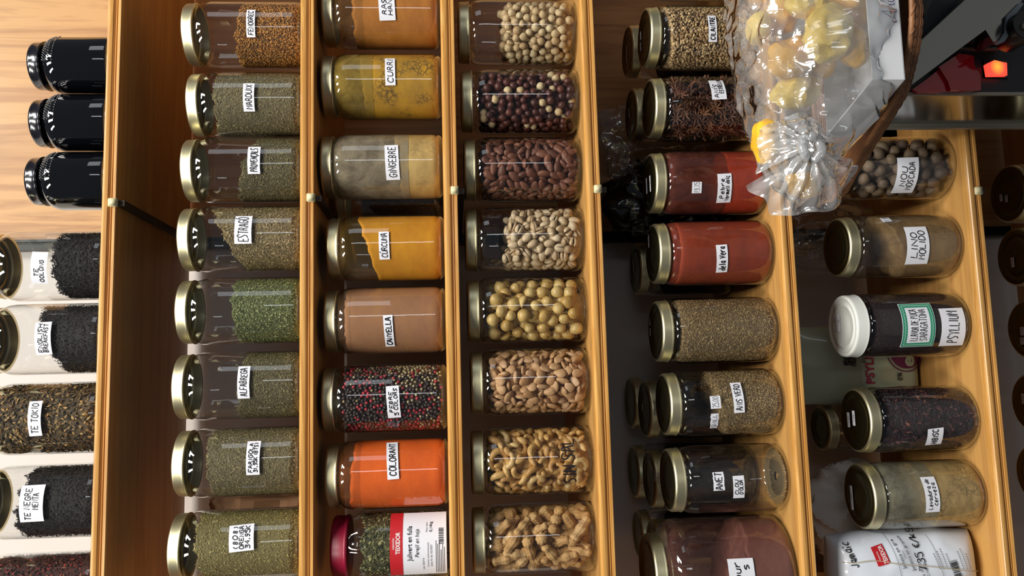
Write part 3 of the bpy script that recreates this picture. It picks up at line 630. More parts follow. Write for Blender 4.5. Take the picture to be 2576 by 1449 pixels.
# packaged parsley jar with red cap
Yp = .056; zt = TOP(2); P0 = at(960, 1370, Yp); Rj = .0425; X0 = P0[0]; zc = at(828, 1370, Yp-.037)[2]-zt
root = empty('plastic_jar', (X0, Yp, zt), 'clear plastic jar of dried parsley with a deep red screw cap', 'jar')
pr = [(.001, .002), (Rj*.8, .0), (Rj*.95, .003), (Rj, .008), (Rj, .098), (Rj-.003, .104), (Rj-.0005, .109), (Rj-.001, .112), (Rj-.006, .119), (Rj-.006, zc-.022), (Rj-.009, zc-.02), (Rj-.009, zc-.003)]
G().lathe(pr, 72, cap1=False, rfn=lambda a, z: 1+(.025*math.cos(a*10) if .099 < z < .12 else 0)).build('plastic_body', 'plastic_jar', root)
zcap = zc-.021
G().lathe([(.001, zcap+.002), (.0372, zcap), (.0385, zcap+.0008), (.0388, zcap+.004), (.0375, zcap+.0045), (.0378, zc-.004), (.036, zc-.001), (.033, zc), (.001, zc-.0002)], 96, cap0=False, rfn=lambda a, z: 1+(.004*math.cos(a*48) if zcap+.005 < z < zc-.005 else 0)).build('screw_cap', 'red_cap', root)
J = dict(root=root, X=X0, Y=Yp, z=zt, R=Rj, H=zc, zs=.107, Ri=Rj-.002)
flakes(J, 'dried_parsley', lambda x, y: np.full(np.shape(x), .105)+.003*np.sin(x*200), 3800, (.0055, .0035, .0009), PAL['pars'], 'dark green parsley flakes inside the red-capped plastic jar', 'dried herb', 5)
th, z, k = px_on(J, 1052, 1366); w, h = 172*k, 137*k; fn = cylmap(Rj+.0002, th, z)
lo = patch(G(), w, h, fn, .0003, 24).build('printed_label', 'paper', root)
g = G(); 
def strip(g, fn, s0, s1, t0, t1, off=.0005, n=16):
    k = len(g.v)
    for i in range(n+1):
        s = s0+(s1-s0)*i/n; g.v += [fn(s, t0, off), fn(s, t1, off)]
    g.f += [(k+2*i, k+2*i+2, k+2*i+3, k+2*i+1) for i in range(n)]; return g
strip(g, fn, -w/2, w/2, h/2-31*k, h/2, n=24).build('red_band', 'red_print', lo)
g = G(); printed(g, 'TEIXIDOR', 15*k, 1*k, h/2-20*k, fn, .0008, bold=.02, maxw=51*k); printed(g, 'especias', 8*k, 0, h/2-8*k, fn, .0008); g.build('brand_print', 'white_print', lo, smooth=False)
g = G(); printed(g, 'Julivert en fulla', 16*k, 0, h/2-48*k, fn, bold=.012, maxw=84*k); printed(g, 'Perejil en hoja', 14*k, 0, h/2-66*k, fn, bold=.004, shear=.2, maxw=66*k)
printed(g, '0,14kg', 10*k, 38*k, h/2-99*k, fn, bold=.012); printed(g, 'Peso neto:', 6*k, 38*k, h/2-89*k, fn)
printed(g, 'Consumir preferentemente', 5.5*k, -30*k, h/2-92*k, fn); printed(g, 'antes fin de: 02/2027', 6.5*k, -32*k, h/2-100*k, fn); printed(g, 'Lote: 052710', 6*k, -52*k, h/2-81*k, fn)
for i in range(6): strip(g, fn, -w*.47, -w*.02+random.uniform(-.1, .05)*w, h/2-(112+4*i)*k, h/2-(110.9+4*i)*k, .0006, 8)
bars(g, 38*k, 12*k, 15*k, h/2-124*k, fn, 3); g.build('text_print', 'print_black', lo, smooth=False)
print('parsley')

# ===== row 4: nuts =====
hashmat('m_blanched', ['cdb183', 'd8c095', 'c2a273', 'dbc9a0'], .55, .3, 300)
hashmat('m_hazel', ['4a2119', '5b2b20', '3b1a14', '6a3626'], .5, .4, 300, .1)
hashmat('m_almond', ['6b3d2a', '7a4a34', '5c3424', '84523a'], .55, .7, 220)
hashmat('m_pist', ['d0b894', 'd6c09c', 'bfa27a', 'd9c7a6'], .5, .25, 200)
hashmat('m_pistgreen', ['8c8c2c', '6f3a3c', '9b9c44'], .6, .3, 300)
hashmat('m_maca', ['c9a55c', 'd6b873', 'c09a50', 'd9c07e'], .42, .15, 150, .15)
hashmat('m_marc', ['bf9263', 'cba274', 'b08355', 'c9a47e'], .6, .6, 240)
hashmat('m_cash', ['c59a56', 'd3ab68', 'b98848', 'dcc084'], .45, .2, 160, .1)
hashmat('m_pean', ['c0955c', 'cda56c', 'b0854e', 'd2ad78'], .7, 1.0, 320)
hashmat('m_nutmeg', ['665446', '7a6752', '574638', '857258'], .65, .6, 160)
def tipball(r): return shaped(lambda x, y, z: (x*r*(1-.12*max(z, 0)), y*r*(1-.12*max(z, 0)), z*r*(1+.18*max(z, 0)**6)), ICO2)
def almond(L, Wd, T): return shaped(lambda x, y, z: (x*L/2, y*Wd/2*(1-.28*x), z*T/2*(1-.2*x)), ICO2)
def tilt(base, ax='X', a=90): R_ = np.array(Matrix.Rotation(math.radians(a), 3, ax)); return base[0]@R_.T, base[1]
def cashew(L, T):
    g = G(); pts = []; rr = []
    for i in range(13):
        t = i/12; a = math.radians(-105+210*t); pts.append((L*.33*math.cos(a), L*.42*math.sin(a), 0)); rr.append(T/2*(.35+.75*math.sin(math.pi*(.12+.8*t))**.8)*(1.12-.3*t))
    g.tube(pts, rr, 10); t = []
    for f in g.f:
        for j in range(1, len(f)-1): t.append((f[0], f[j], f[j+1]))
    v = np.array(g.v); v -= v.mean(0); return v, np.array(t)
def peanut(L, T, lobes=2):
    g = G(); prof = []
    for i in range(19):
        t = i/18; z = -L/2+L*t; e = math.sqrt(max(0, 1-(2*t-1)**6)); r = T/2*e*(.84+.15*math.cos((2*t-1)*math.pi*2 if lobes == 2 else 0))*(1-.1*t); prof.append((max(r, .0003), z))
    g.lathe(prof, 32, rfn=lambda a, z: 1+.07*math.cos(a*8)+.04*math.sin(z*1700)); t = []
    for f in g.f:
        for j in range(1, len(f)-1): t.append((f[0], f[j], f[j+1]))
    v = np.array(g.v); bend = v[:, 2]**2*5; v[:, 0] += bend-bend.mean(); v = v[:, [2, 0, 1]]; return v, np.array(t)
def pistachio(L, Wd, gap):
    # two half shells slightly agape
    v, f = ICO2; vs = []; fs = []
    for sgn in (1, -1):
        vv = np.array([(x*L/2, y*Wd/2*(1-.22*x), max(z, 0)*Wd/2 if z > 0 else z*Wd*.02) for x, y, z in v]); a = math.radians(gap)
        if sgn < 0: vv[:, 2] *= -1
        x = vv[:, 0]+L/2; z = vv[:, 2]; vv = np.stack([x*math.cos(a)-sgn*z*math.sin(a)*1-L/2, vv[:, 1], sgn*(x*math.sin(a))+z*math.cos(a)], 1) if gap else vv
        ff = f if sgn > 0 else f[:, ::-1]; fs.append(ff+len(v)*len(vs)); vs.append(vv)
    return np.concatenate(vs), np.concatenate(fs)
def half(r): return shaped(lambda x, y, z: (x*r, y*r, z*r if z > 0 else z*r*.08), ICO2)
NUTG = 'nut jars on the fourth shelf'
def nut_jar(row, ym, lx, name, label, pname, protos, plabel, cat, fp, size, pack=.8, wob=.45, layers=2, rad=None, seed=1, span=105, extra=None, coremat='nutcore', grp=NUTG, pgroup=None, rough=.003, **kw):
    J = make_jar(name, row, ym, lx, label, group=grp, **kw); rng = np.random.default_rng(seed); top = fillfun(J, *fp, rough=rough, seed=seed)
    P, Q = nut_positions(J, top, size, rng, span, pack, rad, layers)
    if len(P) > 296: 
        d = np.argsort(P[:, 1]); Q = np.vstack([Q, P[d[296:]]]); P = P[d[:296]]
    off = np.array(J['root'].location); M = radial_rots(P, rng, wob=wob)
    pr = [proto(pname, b, m) for b, m in protos]; idx = rng.integers(0, len(pr), len(P))
    def tuck(P, M, bases, sc=1.1):
        for i in range(len(P)):
            V = bases[i]@np.array(M[i]).T*sc+P[i]; h = np.hypot(V[:, 0], V[:, 1]); lim = rprof(J, V[:, 2])-.0004; ex = (h-lim).max(); r = math.hypot(P[i][0], P[i][1])
            if ex > 0 and r > 1e-4: f = max(0, 1-ex/r); P[i][0] *= f; P[i][1] *= f
            zm = V[:, 2].min()
            if zm < .005: P[i][2] += .005-zm
        return P
    P = tuck(P, M, [protos[i][0][0] for i in idx])
    for t in range(len(pr)):
        k = np.where(idx == t)[0]; place_many(P[k]+off, [M[i] for i in k], [pr[t]], pname, plabel, cat, pgroup or (pname.replace('_', ' ')+'s in a glass jar'), rng.uniform(.86, 1.1, len(k)))
    MQ = radial_rots(Q, rng, wob=wob); Q = tuck(Q, MQ, [protos[0][0][0]]*len(Q), 1.0)
    heap = merged(Q, MQ, protos[0][0], pname+'_heap', protos[0][1], 'inner heap of the '+plabel+' pile', cat+'s', J['root'].location)
    J2 = dict(J); J2['Ri'] = max(.01, J['Ri']-size*(1.0 if size > .012 else 1.3))
    core = fill_solid(J2, pname+'_core', protos[0][1], lambda x, y: top(x, y)-size*.9, None, None, n=32, nz=6); join([heap, core])
    return J
b1 = tipball(.0056)
nut_jar(3, 84, 1153, 'nut_jar', 'glass jar of blanched pale hazelnuts, farthest up the picture on the nut shelf', 'blanched_hazelnut', [(b1, 'm_blanched')], 'pale blanched hazelnut in the jar beside the brown hazelnuts', 'hazelnut', (1268, 10, 1272, 160), .0112, pack=.84, wob=1.5, seed=2)
b2 = tipball(.0054)
nut_jar(3, 257, 1161, 'nut_jar', 'full glass jar of dark red-brown hazelnuts with a few peeled ones', 'brown_hazelnut', [(b2, 'm_hazel')]*7+[(b2, 'm_blanched')], 'hazelnut in the full jar of mostly dark red-brown hazelnuts', 'hazelnut', (1196, 185, 1210, 320), .0108, pack=.86, wob=1.5, seed=3)
nut_jar(3, 428, 1168, 'nut_jar', 'full glass jar of whole brown almonds', 'brown_almond', [(tilt(almond(.018, .0108, .0072), 'X', 30), 'm_almond'), (tilt(almond(.017, .0100, .0075), 'X', 75), 'm_almond'), (almond(.0185, .0112, .0070), 'm_almond')], 'whole brown skinned almond in the full almond jar', 'almond', (1206, 355, 1220, 500), .0118, pack=.72, wob=.3, rad=.0042, seed=4)
nut_jar(3, 604, 1171, 'nut_jar', 'half empty glass jar of cream pistachios in their shells', 'pistachio', [(tilt(pistachio(.0155, .0098, 0), 'X', 20), 'm_pist'), (tilt(pistachio(.0150, .0098, 8), 'X', 80), 'm_pist'), (tilt(pistachio(.016, .0102, 4), 'X', 50), 'm_pist'), (pistachio(.0148, .0100, 0), 'm_pist')], 'cream coloured pistachio in its shell', 'pistachio', (1282, 535, 1276, 675), .0125, pack=.78, wob=.5, rad=.0052, seed=5)
nut_jar(3, 781, 1177, 'nut_jar', 'glass jar of large round creamy yellow macadamia nuts', 'macadamia_nut', [(tipball(.0083), 'm_maca')]*5+[(half(.0083), 'm_maca')], 'round creamy yellow macadamia nut', 'macadamia', (1212, 715, 1212, 850), .0165, pack=.88, wob=1.2, seed=6)
nut_jar(3, 960, 1185, 'nut_jar', 'glass jar of flat tan salted almonds between the macadamias and cashews', 'tan_almond', [(tilt(almond(.0175, .0125, .0062), 'X', 15), 'm_marc'), (tilt(almond(.018, .0120, .0060), 'X', 60), 'm_marc'), (almond(.0165, .0130, .0060), 'm_marc')], 'flat tan peeled almond in the jar beside the cashews', 'almond', (1228, 890, 1225, 1035), .0122, pack=.76, wob=.45, rad=.0040, seed=7)
J = nut_jar(3, 1159, 1187, 'nut_jar', 'glass jar of curved cashews with SIN SAL written on the glass', 'cashew', [(cashew(.0225, .0088), 'm_cash'), (tilt(cashew(.021, .0084), 'X', 50), 'm_cash'), (almond(.015, .0085, .0075), 'm_cash')], 'pale curved cashew nut', 'cashew', (1235, 1090, 1240, 1235), .0145, pack=.80, wob=.4, rad=.0046, seed=8)
th, z, k = px_on(J, 1431, 1160); g = G(); fn = cylmap(J['R'], th, z, .05)
for q in strokes('SIN SAL', 112*k, 34*k, 3): ribbon(g, q, .0019, fn, .0006)
g.build('marker_writing', 'ink', J['root'], smooth=False)
nut_jar(3, 1353, 1190, 'nut_jar', 'glass jar of whole peanuts in their ridged shells', 'peanut', [(peanut(.034, .0145), 'm_pean'), (peanut(.031, .0140), 'm_pean'), (peanut(.033, .0138), 'm_pean'), (tilt(peanut(.021, .0145, 1), 'Y', 60), 'm_pean')], 'tan peanut in its ridged shell', 'peanut', (1228, 1285, 1225, 1420), .0190, pack=.80, wob=.3, rad=.0070, seed=9)
print('row4')

# ===== row 5: paprika, anise =====
powder('p_papr', 'a8330a', '902808', .2); film('f_papr', '5e2413', .7, 50)
powder('p_vera', '93350f', '641c0a', .55, 30); film('f_vera', '7d2a12', .7, 40)
powder('p_cocoa', '7a4a3e', '68392f', .25, 30); film('f_cocoa', '6b4036', .35, 40)
G5 = 'paprika and anise jars on the fifth shelf'
def sj(row, ym, lx, label, **kw): return make_jar('spice_jar', row, ym, lx, label, **kw)
J = sj(4, -78, 1612, 'glass jar above CILANTRE at the picture edge, almost entirely cut off', H=.152, group=G5); flakes(J, 'brown_seeds', lambda x, y: np.full(np.shape(x), .11), 2500, (.003, .0015, .001), PAL['anise'], 'brown seeds in the jar cut off at the right end of the anise shelf', 'seeds', 31)
J = sj(4, 97, 1620, 'glass jar marked CILANTRE, of round coriander seeds, its base hidden by the plastic bag', group=G5, lidstick=[(1612, 90, .012, .006, 0), (1612, 118, .012, .006, 0)])
label_on(J, 1793, 70, 23, 74, ['CILANTRE'], ang=1, wpen=.0013)
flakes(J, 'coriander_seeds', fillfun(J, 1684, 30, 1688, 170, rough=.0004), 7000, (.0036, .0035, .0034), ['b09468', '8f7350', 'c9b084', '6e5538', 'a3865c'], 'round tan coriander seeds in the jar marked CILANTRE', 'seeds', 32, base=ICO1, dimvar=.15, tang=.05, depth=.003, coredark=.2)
J = sj(4, 274, 1631, 'glass jar marked ANÍS ESTRELLA, full of dark star anise', group=G5, lidstick=[(1617, 280, .014, .006, 0)])
label_on(J, 1806, 223, 40, 64, [('ANÍS', dict(dx=-.1, w=.75)), ('ESTRELLA', dict(dx=.12, w=.85))], ang=2)
def star(R0):
    V = []; F = []
    for k in range(8):
        a = math.pi/4*k; ca, sa = math.cos(a), math.sin(a); L = R0*random.uniform(.8, 1.05); b = len(V)
        for (r, w, h) in ((.0008, .0006, .0008), (L*.35, .0016, .0020), (L*.7, .0016, .0016), (L, .0001, .0028)):
            V += [(r*ca-w*sa, r*sa+w*ca, 0), (r*ca+w*sa, r*sa-w*ca, 0), (r*ca-w*.55*sa, r*sa+w*.55*ca, h), (r*ca+w*.55*sa, r*sa-w*.55*ca, h)]
        for i in range(3):
            p = b+4*i
            for q in ((p, p+4, p+5, p+1), (p+2, p+6, p+4, p), (p+1, p+5, p+7, p+3), (p+2, p+3, p+7, p+6)): F += [(q[0], q[1], q[2]), (q[0], q[2], q[3])]
    return np.array(V), np.array(F)
hashmat('m_star', ['4a2c1c', '6b3f26', '38221a', '7d5030'], .6, .6, 300)
rng = np.random.default_rng(5); P, Q = nut_positions(J, lambda x, y: np.full(np.shape(x), .124), .0125, rng, 105, .82, .0035, 2); off = np.array(J['root'].location)
pr = [proto('star_anise', star(.0115), 'm_star') for _ in range(3)]; P = P[:220]; place_many(P*np.array([.93, .93, 1])+off, radial_rots(P, rng, wob=.5), pr, 'star_anise', 'dark brown star anise pod in the jar marked ANÍS ESTRELLA', 'star anise', 'star anise pods in the glass jar')
J2 = dict(J); J2['Ri'] -= .013; fill_solid(J2, 'star_anise_heap', 'm_star', lambda x, y: np.full(np.shape(x), .11), 'inner heap of star anise in the jar marked ANÍS ESTRELLA', 'star anise')
powder_jar(4, 461, 1632, 'spice_jar', 'glass jar of red paprika with 19.75 price sticker, beside the tied plastic bag', 'red_paprika', 'bright red-orange paprika in the jar with the 19.75 sticker', 'p_papr', (1822, 385, 1812, 530), 'f_papr', [(1823, 475, 38, 80, ['Pebre', 'Vermell dolç'], 2), (1753, 472, 26, 30, ['19.75'], 0, dict(inkm='print_grey', wpen=.0005, name='price_sticker'))], grp=G5, lidstick=[(1627, 468, .022, .006, 0), (1636, 462, .022, .006, 0)])
powder_jar(4, 637, 1641, 'spice_jar', 'glass jar marked dela Vera, full of brick-red smoked paprika', 'smoked_paprika', 'brick-red smoked paprika in the jar marked dela Vera', 'p_vera', (1695, 560, 1700, 710), 'f_vera', (1817, 652, 30, 76, ['dela Vera'], 3, dict(wpen=.0013)), grp=G5, lidstick=[(1632, 607, .018, .006, 0), (1626, 635, .014, .006, 0)])
J = sj(4, 831, 1648, 'glass jar without a paper label, full of greenish brown anise-like seeds', group=G5, lidstick=[(1635, 809, .010, .006, 0), (1636, 835, .010, .006, 0)])
flakes(J, 'cumin_seeds', fillfun(J, 1681, 750, 1684, 905), 11000, (.0036, .0011, .0010), PAL['anise'], 'small greenish brown seeds in the unlabelled full jar', 'seeds', 33)
J = sj(4, 1013, 1667, 'glass jar marked ANIS VERD with a 25.00 price sticker', group=G5, lidstick=[(1646, 1026, .020, .006, 0)])
label_on(J, 1857, 999, 28, 80, ['ANIS VERD'], ang=2); label_on(J, 1800, 1012, 27, 32, ['25.00'], inkm='print_grey', wpen=.0005, name='price_sticker', ang=2); label_on(J, 1797, 1060, 20, 44, ['GNILL'], torn=True, name='torn_label', ang=2, wpen=.0007)
flakes(J, 'green_anise_seeds', fillfun(J, 1788, 940, 1832, 1090), 9000, (.0036, .0012, .0011), PAL['anise'], 'green anise seeds in the jar marked ANIS VERD', 'seeds', 34)
J = sj(4, 1203, 1678, 'nearly empty glass jar marked ANET and CLOU D\'OLOR', group=G5, lidstick=[(1648, 1196, .016, .006, 0), (1656, 1204, .016, .006, 0)])
label_on(J, 1808, 1211, 28, 46, ['ANET'], torn=True, name='torn_label', wpen=.0012, ang=1, fill=(.9, .8)); label_on(J, 1859, 1226, 29, 58, ['CLOU', "D'OLOR"], wpen=.0009, ang=1, fill=(.62, .8))
flakes(J, 'clove_remains', lambda x, y: .0048+0*x, 90, (.004, .0012, .001), PAL['anise'], 'last scraps of dill at the bottom of the ANET jar', 'dried herb', 35)
# big cocoa jar
Y = .078; Rb = .067; X0 = at(1830, 1435, Y)[0]; zt = TOP(4)
J = sj(4, 1435, 1612, 'big wide glass jar of purplish brown cocoa with a gold lid', R=Rb, lidr=.049, lidh=.016, Y=.0715, H=.178, group=G5)
top = fillfun(J, 1872, 1330, 1880, 1445, rough=.001, seed=3); fill_solid(J, 'cocoa_powder', 'p_cocoa', top, 'purplish brown cocoa powder in the big wide jar', 'ground spice', jag=.003); dust(J, 'f_cocoa', .07, .2)
label_on(J, 1868, 1462, 66, 108, [('pur', dict(dx=.22, w=.45)), ('s', dict(dx=.22, w=.3))], ang=0, wpen=.0013, align='r')
print('row5')
# second and third rows behind
for (ym, lx, Y, rr, txt) in ((131, 1577, .16, .0385, 'jar in the shade behind the CILANTRE jar'), (290, 1586, .148, .0395, 'jar in the shade behind the ANÍS ESTRELLA jar'), (675, 1597, .2, .0395, 'dark jar standing behind the dela Vera jar'),
        (1025, 1620, .147, .0405, 'jar standing directly behind the ANIS VERD jar'), (1010, 1584, .236, .0395, 'rearmost jar of the three in the ANIS VERD line'), (1200, 1632, .160, .0405, 'jar standing directly behind the ANET jar'),
        (1182, 1592, .236, .0395, 'rearmost jar of the three in the ANET line'), (1365, 1640, .180, .0355, 'jar with a gold lid just behind the big cocoa jar'), (1338, 1603, .2515, .0355, 'rearmost jar, against the wall behind the big cocoa jar')):
    st = {131: [(1577, 125, .012, .006, 0), (1577, 148, .012, .006, 0)], 290: [(1583, 285, .014, .006, 0)], 1025: [(1617, 1025, .010, .006, 0)], 675: [(1594, 670, .018, .006, 0), (1587, 688, .018, .006, 0)]}.get(ym, [])
    J = sj(4, ym, lx, 'gold-lidded '+txt, Y=Y, R=.0358 if ym > 1330 else .0425, lidr=rr, lidstick=st)
    flakes(J, 'dark_filling', lambda x, y: np.full(np.shape(x), .1), 900, (.004, .002, .001), PAL['psy'] if ym == 675 else PAL['teah'], 'dark filling of the '+txt, 'spice', ym)

# ===== row 6 =====
powder('p_lino', '8d7048', '6b5232', .45, 60, crack=.4); film('f_lino', '4d4030', .25, 50)
powder('p_leva', 'b89a62', '8f7440', .3, 90, crack=.8); film('f_leva', '8c8872', .6, 60)
G6 = 'linseed and hibiscus jars on the sixth shelf'
nut_jar(5, 424, 2088, 'nut_jar', 'glass jar marked NOU MOSCADA, of whole grey-brown nutmegs', 'nutmeg', [(shaped(lambda x, y, z: (x*.0096, y*.0083, z*.0083), ICO2), 'm_nutmeg')], 'whole grey-brown nutmeg in the jar marked NOU MOSCADA', 'nutmeg', (2130, 360, 2165, 490), .0182, pack=.86, wob=.8, seed=21, grp=G6, lidr=.040)
J = [o for o in COL.objects if o.name.startswith('nut_jar') and 'MOSCADA' in o.get('label', '')][0]; JJ = dict(root=J, X=J.location.x, Y=J.location.y, z=J.location.z, R=.0435)
label_on(JJ, 2282, 445, 60, 104, ['NOU', 'MOSCADA'], ang=1, wpen=.0011, fill=(.75, .7))
J = powder_jar(5, 621, 2103, 'spice_jar', 'glass jar marked LINO MOLIDO, of brown ground linseed', 'ground_linseed', 'brown ground linseed in the jar marked LINO MOLIDO', 'p_lino', (2217, 550, 2272, 690), 'f_lino', [(2310, 617, 62, 106, ['LINO', 'MOLIDO'], 1, dict(wpen=.0012, fill=(.72, .72))), (2228, 553, 27, 20, ['1.8'], 6, dict(inkm='print_grey', wpen=.0006, name='price_sticker'))], grp=G6)
# white-lidded psyllium
J = sj(5, 818, 2118, 'glass jar with a white lid and a green-bordered label, full of dark psyllium', group=G6, lidmat='white', lidstick=[(2101, 812, .024, .007, 0), (2111, 812, .024, .007, 0)], lidr=.042, lidh=.017)
flakes(J, 'psyllium_seeds', fillfun(J, 2160, 745, 2165, 890), 9000, (.0024, .0013, .001), PAL['psy'], 'dark purplish psyllium seeds in the white-lidded jar', 'seeds', 41)
mat('green_border', '2f8f72', .5); mat('green_light', '9fd0b4', .5)
lo, fn, w, h = label_on(J, 2312, 818, 90, 124, ['LLAVOR DE PUÇA', 'SARAGATONA'], ang=1, wpen=.0008, fill=(.68, .56), name='bordered_label')
g = G(); k = w/124*1.0; bw = h*.15
for (a, b, c, d) in ((-w/2+.0008, w/2-.0008, h/2-bw, h/2-.0008), (-w/2+.0008, w/2-.0008, -h/2+.0008, -h/2+bw), (-w/2+.0008, -w/2+bw, -h/2+bw, h/2-bw), (w/2-bw, w/2-.0008, -h/2+bw, h/2-bw)): strip(g, fn, a, b, c, d, .0004, 14)
bo = g.build('green_border', 'green_border', lo, smooth=False); g = G()
def zig(s0, s1, t, horiz): return [((s0+(s1-s0)*i/26) if horiz else t+(.0013 if i % 2 else -.0013), (t+(.0013 if i % 2 else -.0013)) if horiz else s0+(s1-s0)*i/26) for i in range(27)]
for pl in (zig(-w/2+.003, w/2-.003, h/2-bw/2-.0004, True), zig(-w/2+.003, w/2-.003, -h/2+bw/2+.0004, True), zig(-h/2+.004, h/2-.004, -w/2+bw/2+.0004, False), zig(-h/2+.004, h/2-.004, w/2-bw/2-.0004, False)): ribbon(g, chaikin(pl, 1), .0009, fn, .0006)
g.build('zigzag', 'green_light', bo, smooth=False)
label_on(J, 2399, 824, 66, 106, ['PSYLLIUM'], ang=1, wpen=.0012, fill=(.8, .55))
J = sj(5, 1053, 2150, 'glass jar marked HIBISC, full of dark purple dried flowers', group=G6, lidr=.0425, lidstick=[(2135, 1056, .020, .007, 0), (2148, 1052, .020, .007, 0)])
label_on(J, 2352, 1100, 42, 52, ['HIBISC'], ang=5, wpen=.0013, fill=(.85, .45))
flakes(J, 'dried_hibiscus', fillfun(J, 2212, 970, 2216, 1130), 3600, (.0115, .0046, .0015), PAL['hib']+['24141b', '1a0f14', '8c5a48'], 'dark purple dried hibiscus in the jar marked HIBISC', 'dried flowers', 42, weights=[4, 4, 3, 4, 2, 4, 4, .5])
J = powder_jar(5, 1243, 2160, 'spice_jar', 'glass jar marked Levadura de cerveza, half full of grainy beige yeast', 'brewers_yeast', 'grainy beige yeast in the jar marked Levadura de cerveza', 'p_leva', (2282, 1165, 2350, 1325), 'f_leva', (2345, 1244, 38, 92, [('Levadura de', {}), ('cerveza', dict(w=.72))], 1, dict(wpen=.0009)), grp=G6, lidr=.0425, lidstick=[(2143, 1252, .032, .007, 0)], jag=.004)
J = sj(5, 925, 2030, 'gold-lidded jar in the shade behind the white-lidded jar', Y=.215, R=.04, lidr=.034); flakes(J, 'dark_filling', lambda x, y: np.full(np.shape(x), .1), 900, (.004, .002, .001), PAL['teah'], 'dark filling of the jar behind the white-lidded jar', 'spice', 51)
J = sj(5, 1073, 2062, 'small empty gold-lidded jar behind the HIBISC jar', Y=.165, R=.036, lidr=.033)
# ===== row 7: only lids =====
for (ym, lx, st) in ((487, 2537, [(2519, 498, .010, .006, 0), (2532, 500, .010, .006, 0)]), (645, 2556, [(2548, 660, .014, .007, 0)]), (826, 2583, [(2572, 833, .012, .008, 0), (2572, 858, .010, .008, 0)]), (1010, 2594, [(2574, 1003, .014, .006, 0)]), (1190, 2606, [])):
    J = make_jar('spice_jar', 6, ym, lx, {487: 'dark jar lid on the lowest shelf bearing two stickers, farthest right', 645: 'dark jar lid on the lowest shelf bearing one slanted sticker', 826: 'dark jar lid on the lowest shelf below the psyllium jar, two stickers at its rim', 1010: 'dark jar on the lowest shelf straight below the HIBISC jar', 1190: 'dark jar on the lowest shelf, nearly out of frame below the Levadura jar'}[ym], Y=.075, lidr=.0415, lidstick=st)
    if 0: flakes(J, 'dark_filling', lambda x, y: np.full(np.shape(x), .09), 600, (.004, .002, .001), PAL['teah'], 'dark filling of the lowest-shelf jar, number of stickers as on its lid', 'spice', ym)
print('row67')

# ===== row 1: teas and black jars =====
for i, (ym, lx, tx) in enumerate(((168, 64, 'shiny black jar at the right end of the three on the top shelf'), (311, 68, 'shiny black jar in the middle of the three on the top shelf'), (456, 58, 'shiny black jar nearest the tea jars on the top shelf'))):
    Y = .048; R = .0372; X = at(190, ym, Y)[0]; zt = TOP(0); H = at(lx, ym, Y-.029)[2]-zt
    root = empty('honey_jar', (X, Y, zt), tx, 'jar', 'black glossy jars on the top shelf')
    zs = H-.037; pr = [(.001, .002), (R*.75, .0), (R*.93, .002), (R, .009), (R, zs*.55), (R, zs)]+arc(R, zs, .0285, zs+.017, 8)[1:]+[(.0275, H-.017), (.0275, H-.015)]
    bd = G().lathe(pr, 72).build('glass_body', 'dark_jar_body', root)
    G().lathe([(.0275, H-.0152), (.0310, H-.0150), (.0316, H-.0140), (.0310, H-.0125), (.0302, H-.0115), (.0302, H-.004), (.0298, H-.0012), (.0285, H-.0002), (.027, H), (.001, H-.0002)], 64).build('lid', 'black_lid', root)
    v, f = ICO1; g = G()
    for r in range(6):
        for c in range(13):
            t = .15+r*.13; rr = .0285+(R-.0285)*math.cos(math.pi/2*t); zz = zs+.017*math.sin(math.pi/2*t)-(.002 if r == 0 else 0); th = (-.15+c*.105+(r % 2)*.052)
            g.add([(rr*math.sin(th)+p[0]*.0013, -rr*math.cos(th)+p[1]*.0013, zz+p[2]*.0013) for p in v], [tuple(map(int, q)) for q in f])
    g.build('embossed_dots', 'dot_glass', bd)
G1 = 'tea jars on the topmost shelf'
T = [(670, 'OOLONG', (97, 674, 38, 80, [('TE', dict(dx=-.15, w=.28)), ('OOLONG', dict(dx=-.1, w=.8))], -4), (140, 600, 158, 745), 'glass tea jar marked TE OOLONG, half full of black leaves', 'oolong_tea', 'twisted black oolong tea in the jar marked TE OOLONG', 'tea', (.007, .0011, .0009)),
     (854, 'ENGLISH', (107, 851, 38, 82, ['ENGLISH', 'BREAKFAST'], 2), (100, 780, 150, 925), 'glass tea jar marked ENGLISH BREAKFAST, half full of black leaves', 'black_tea', 'fine black tea in the jar marked ENGLISH BREAKFAST', 'tea', (.0035, .0012, .0009)),
     (1052, 'TE TOKIO', (86, 1053, 30, 86, ['TE TOKIO'], 2), (-20, 980, -20, 1130), 'glass tea jar marked TE TOKIO, filled to the top with mixed leaves', 'tokyo_tea', 'brown and gold mixed tea leaves in the jar marked TE TOKIO', 'teah', (.0065, .0032, .0011)),
     (1260, 'TE NEGRE', (78, 1267, 54, 88, [('TE NEGRE', dict(dx=-.02)), ('MENTA', dict(dx=.05, w=.5))], 1), (75, 1185, 42, 1330), 'glass tea jar marked TE NEGRE MENTA, nearly full of black leaves', 'mint_black_tea', 'black mint tea in the jar marked TE NEGRE MENTA', 'tea', (.0045, .0013, .0009)),
     (1484, None, None, (-20, 1410, -20, 1445), 'glass tea jar in the picture corner, full of dark reddish tea', 'berry_tea', 'dark reddish berry tea in the corner jar', 'berry', (.0042, .0028, .0014))]
for i, (ym, _, lab, fp, tx, cn, ct, pal, dm) in enumerate(T):
    J = make_jar('tea_jar', 0, ym, 0, tx, R=.0452, H=.153, group=G1); J['X'] = J['root'].location.x
    if lab: label_on(J, *lab[:5], ang=lab[5], fill=(.84, .66))
    flakes(J, cn, fillfun(J, *fp, rough=.002, seed=i), 6500 if dm[1] < .002 else 4500, dm, PAL[pal]+(['8c7448', 'b08a50'] if pal == 'teah' else []), ct, 'tea', 60+i, depth=.003)

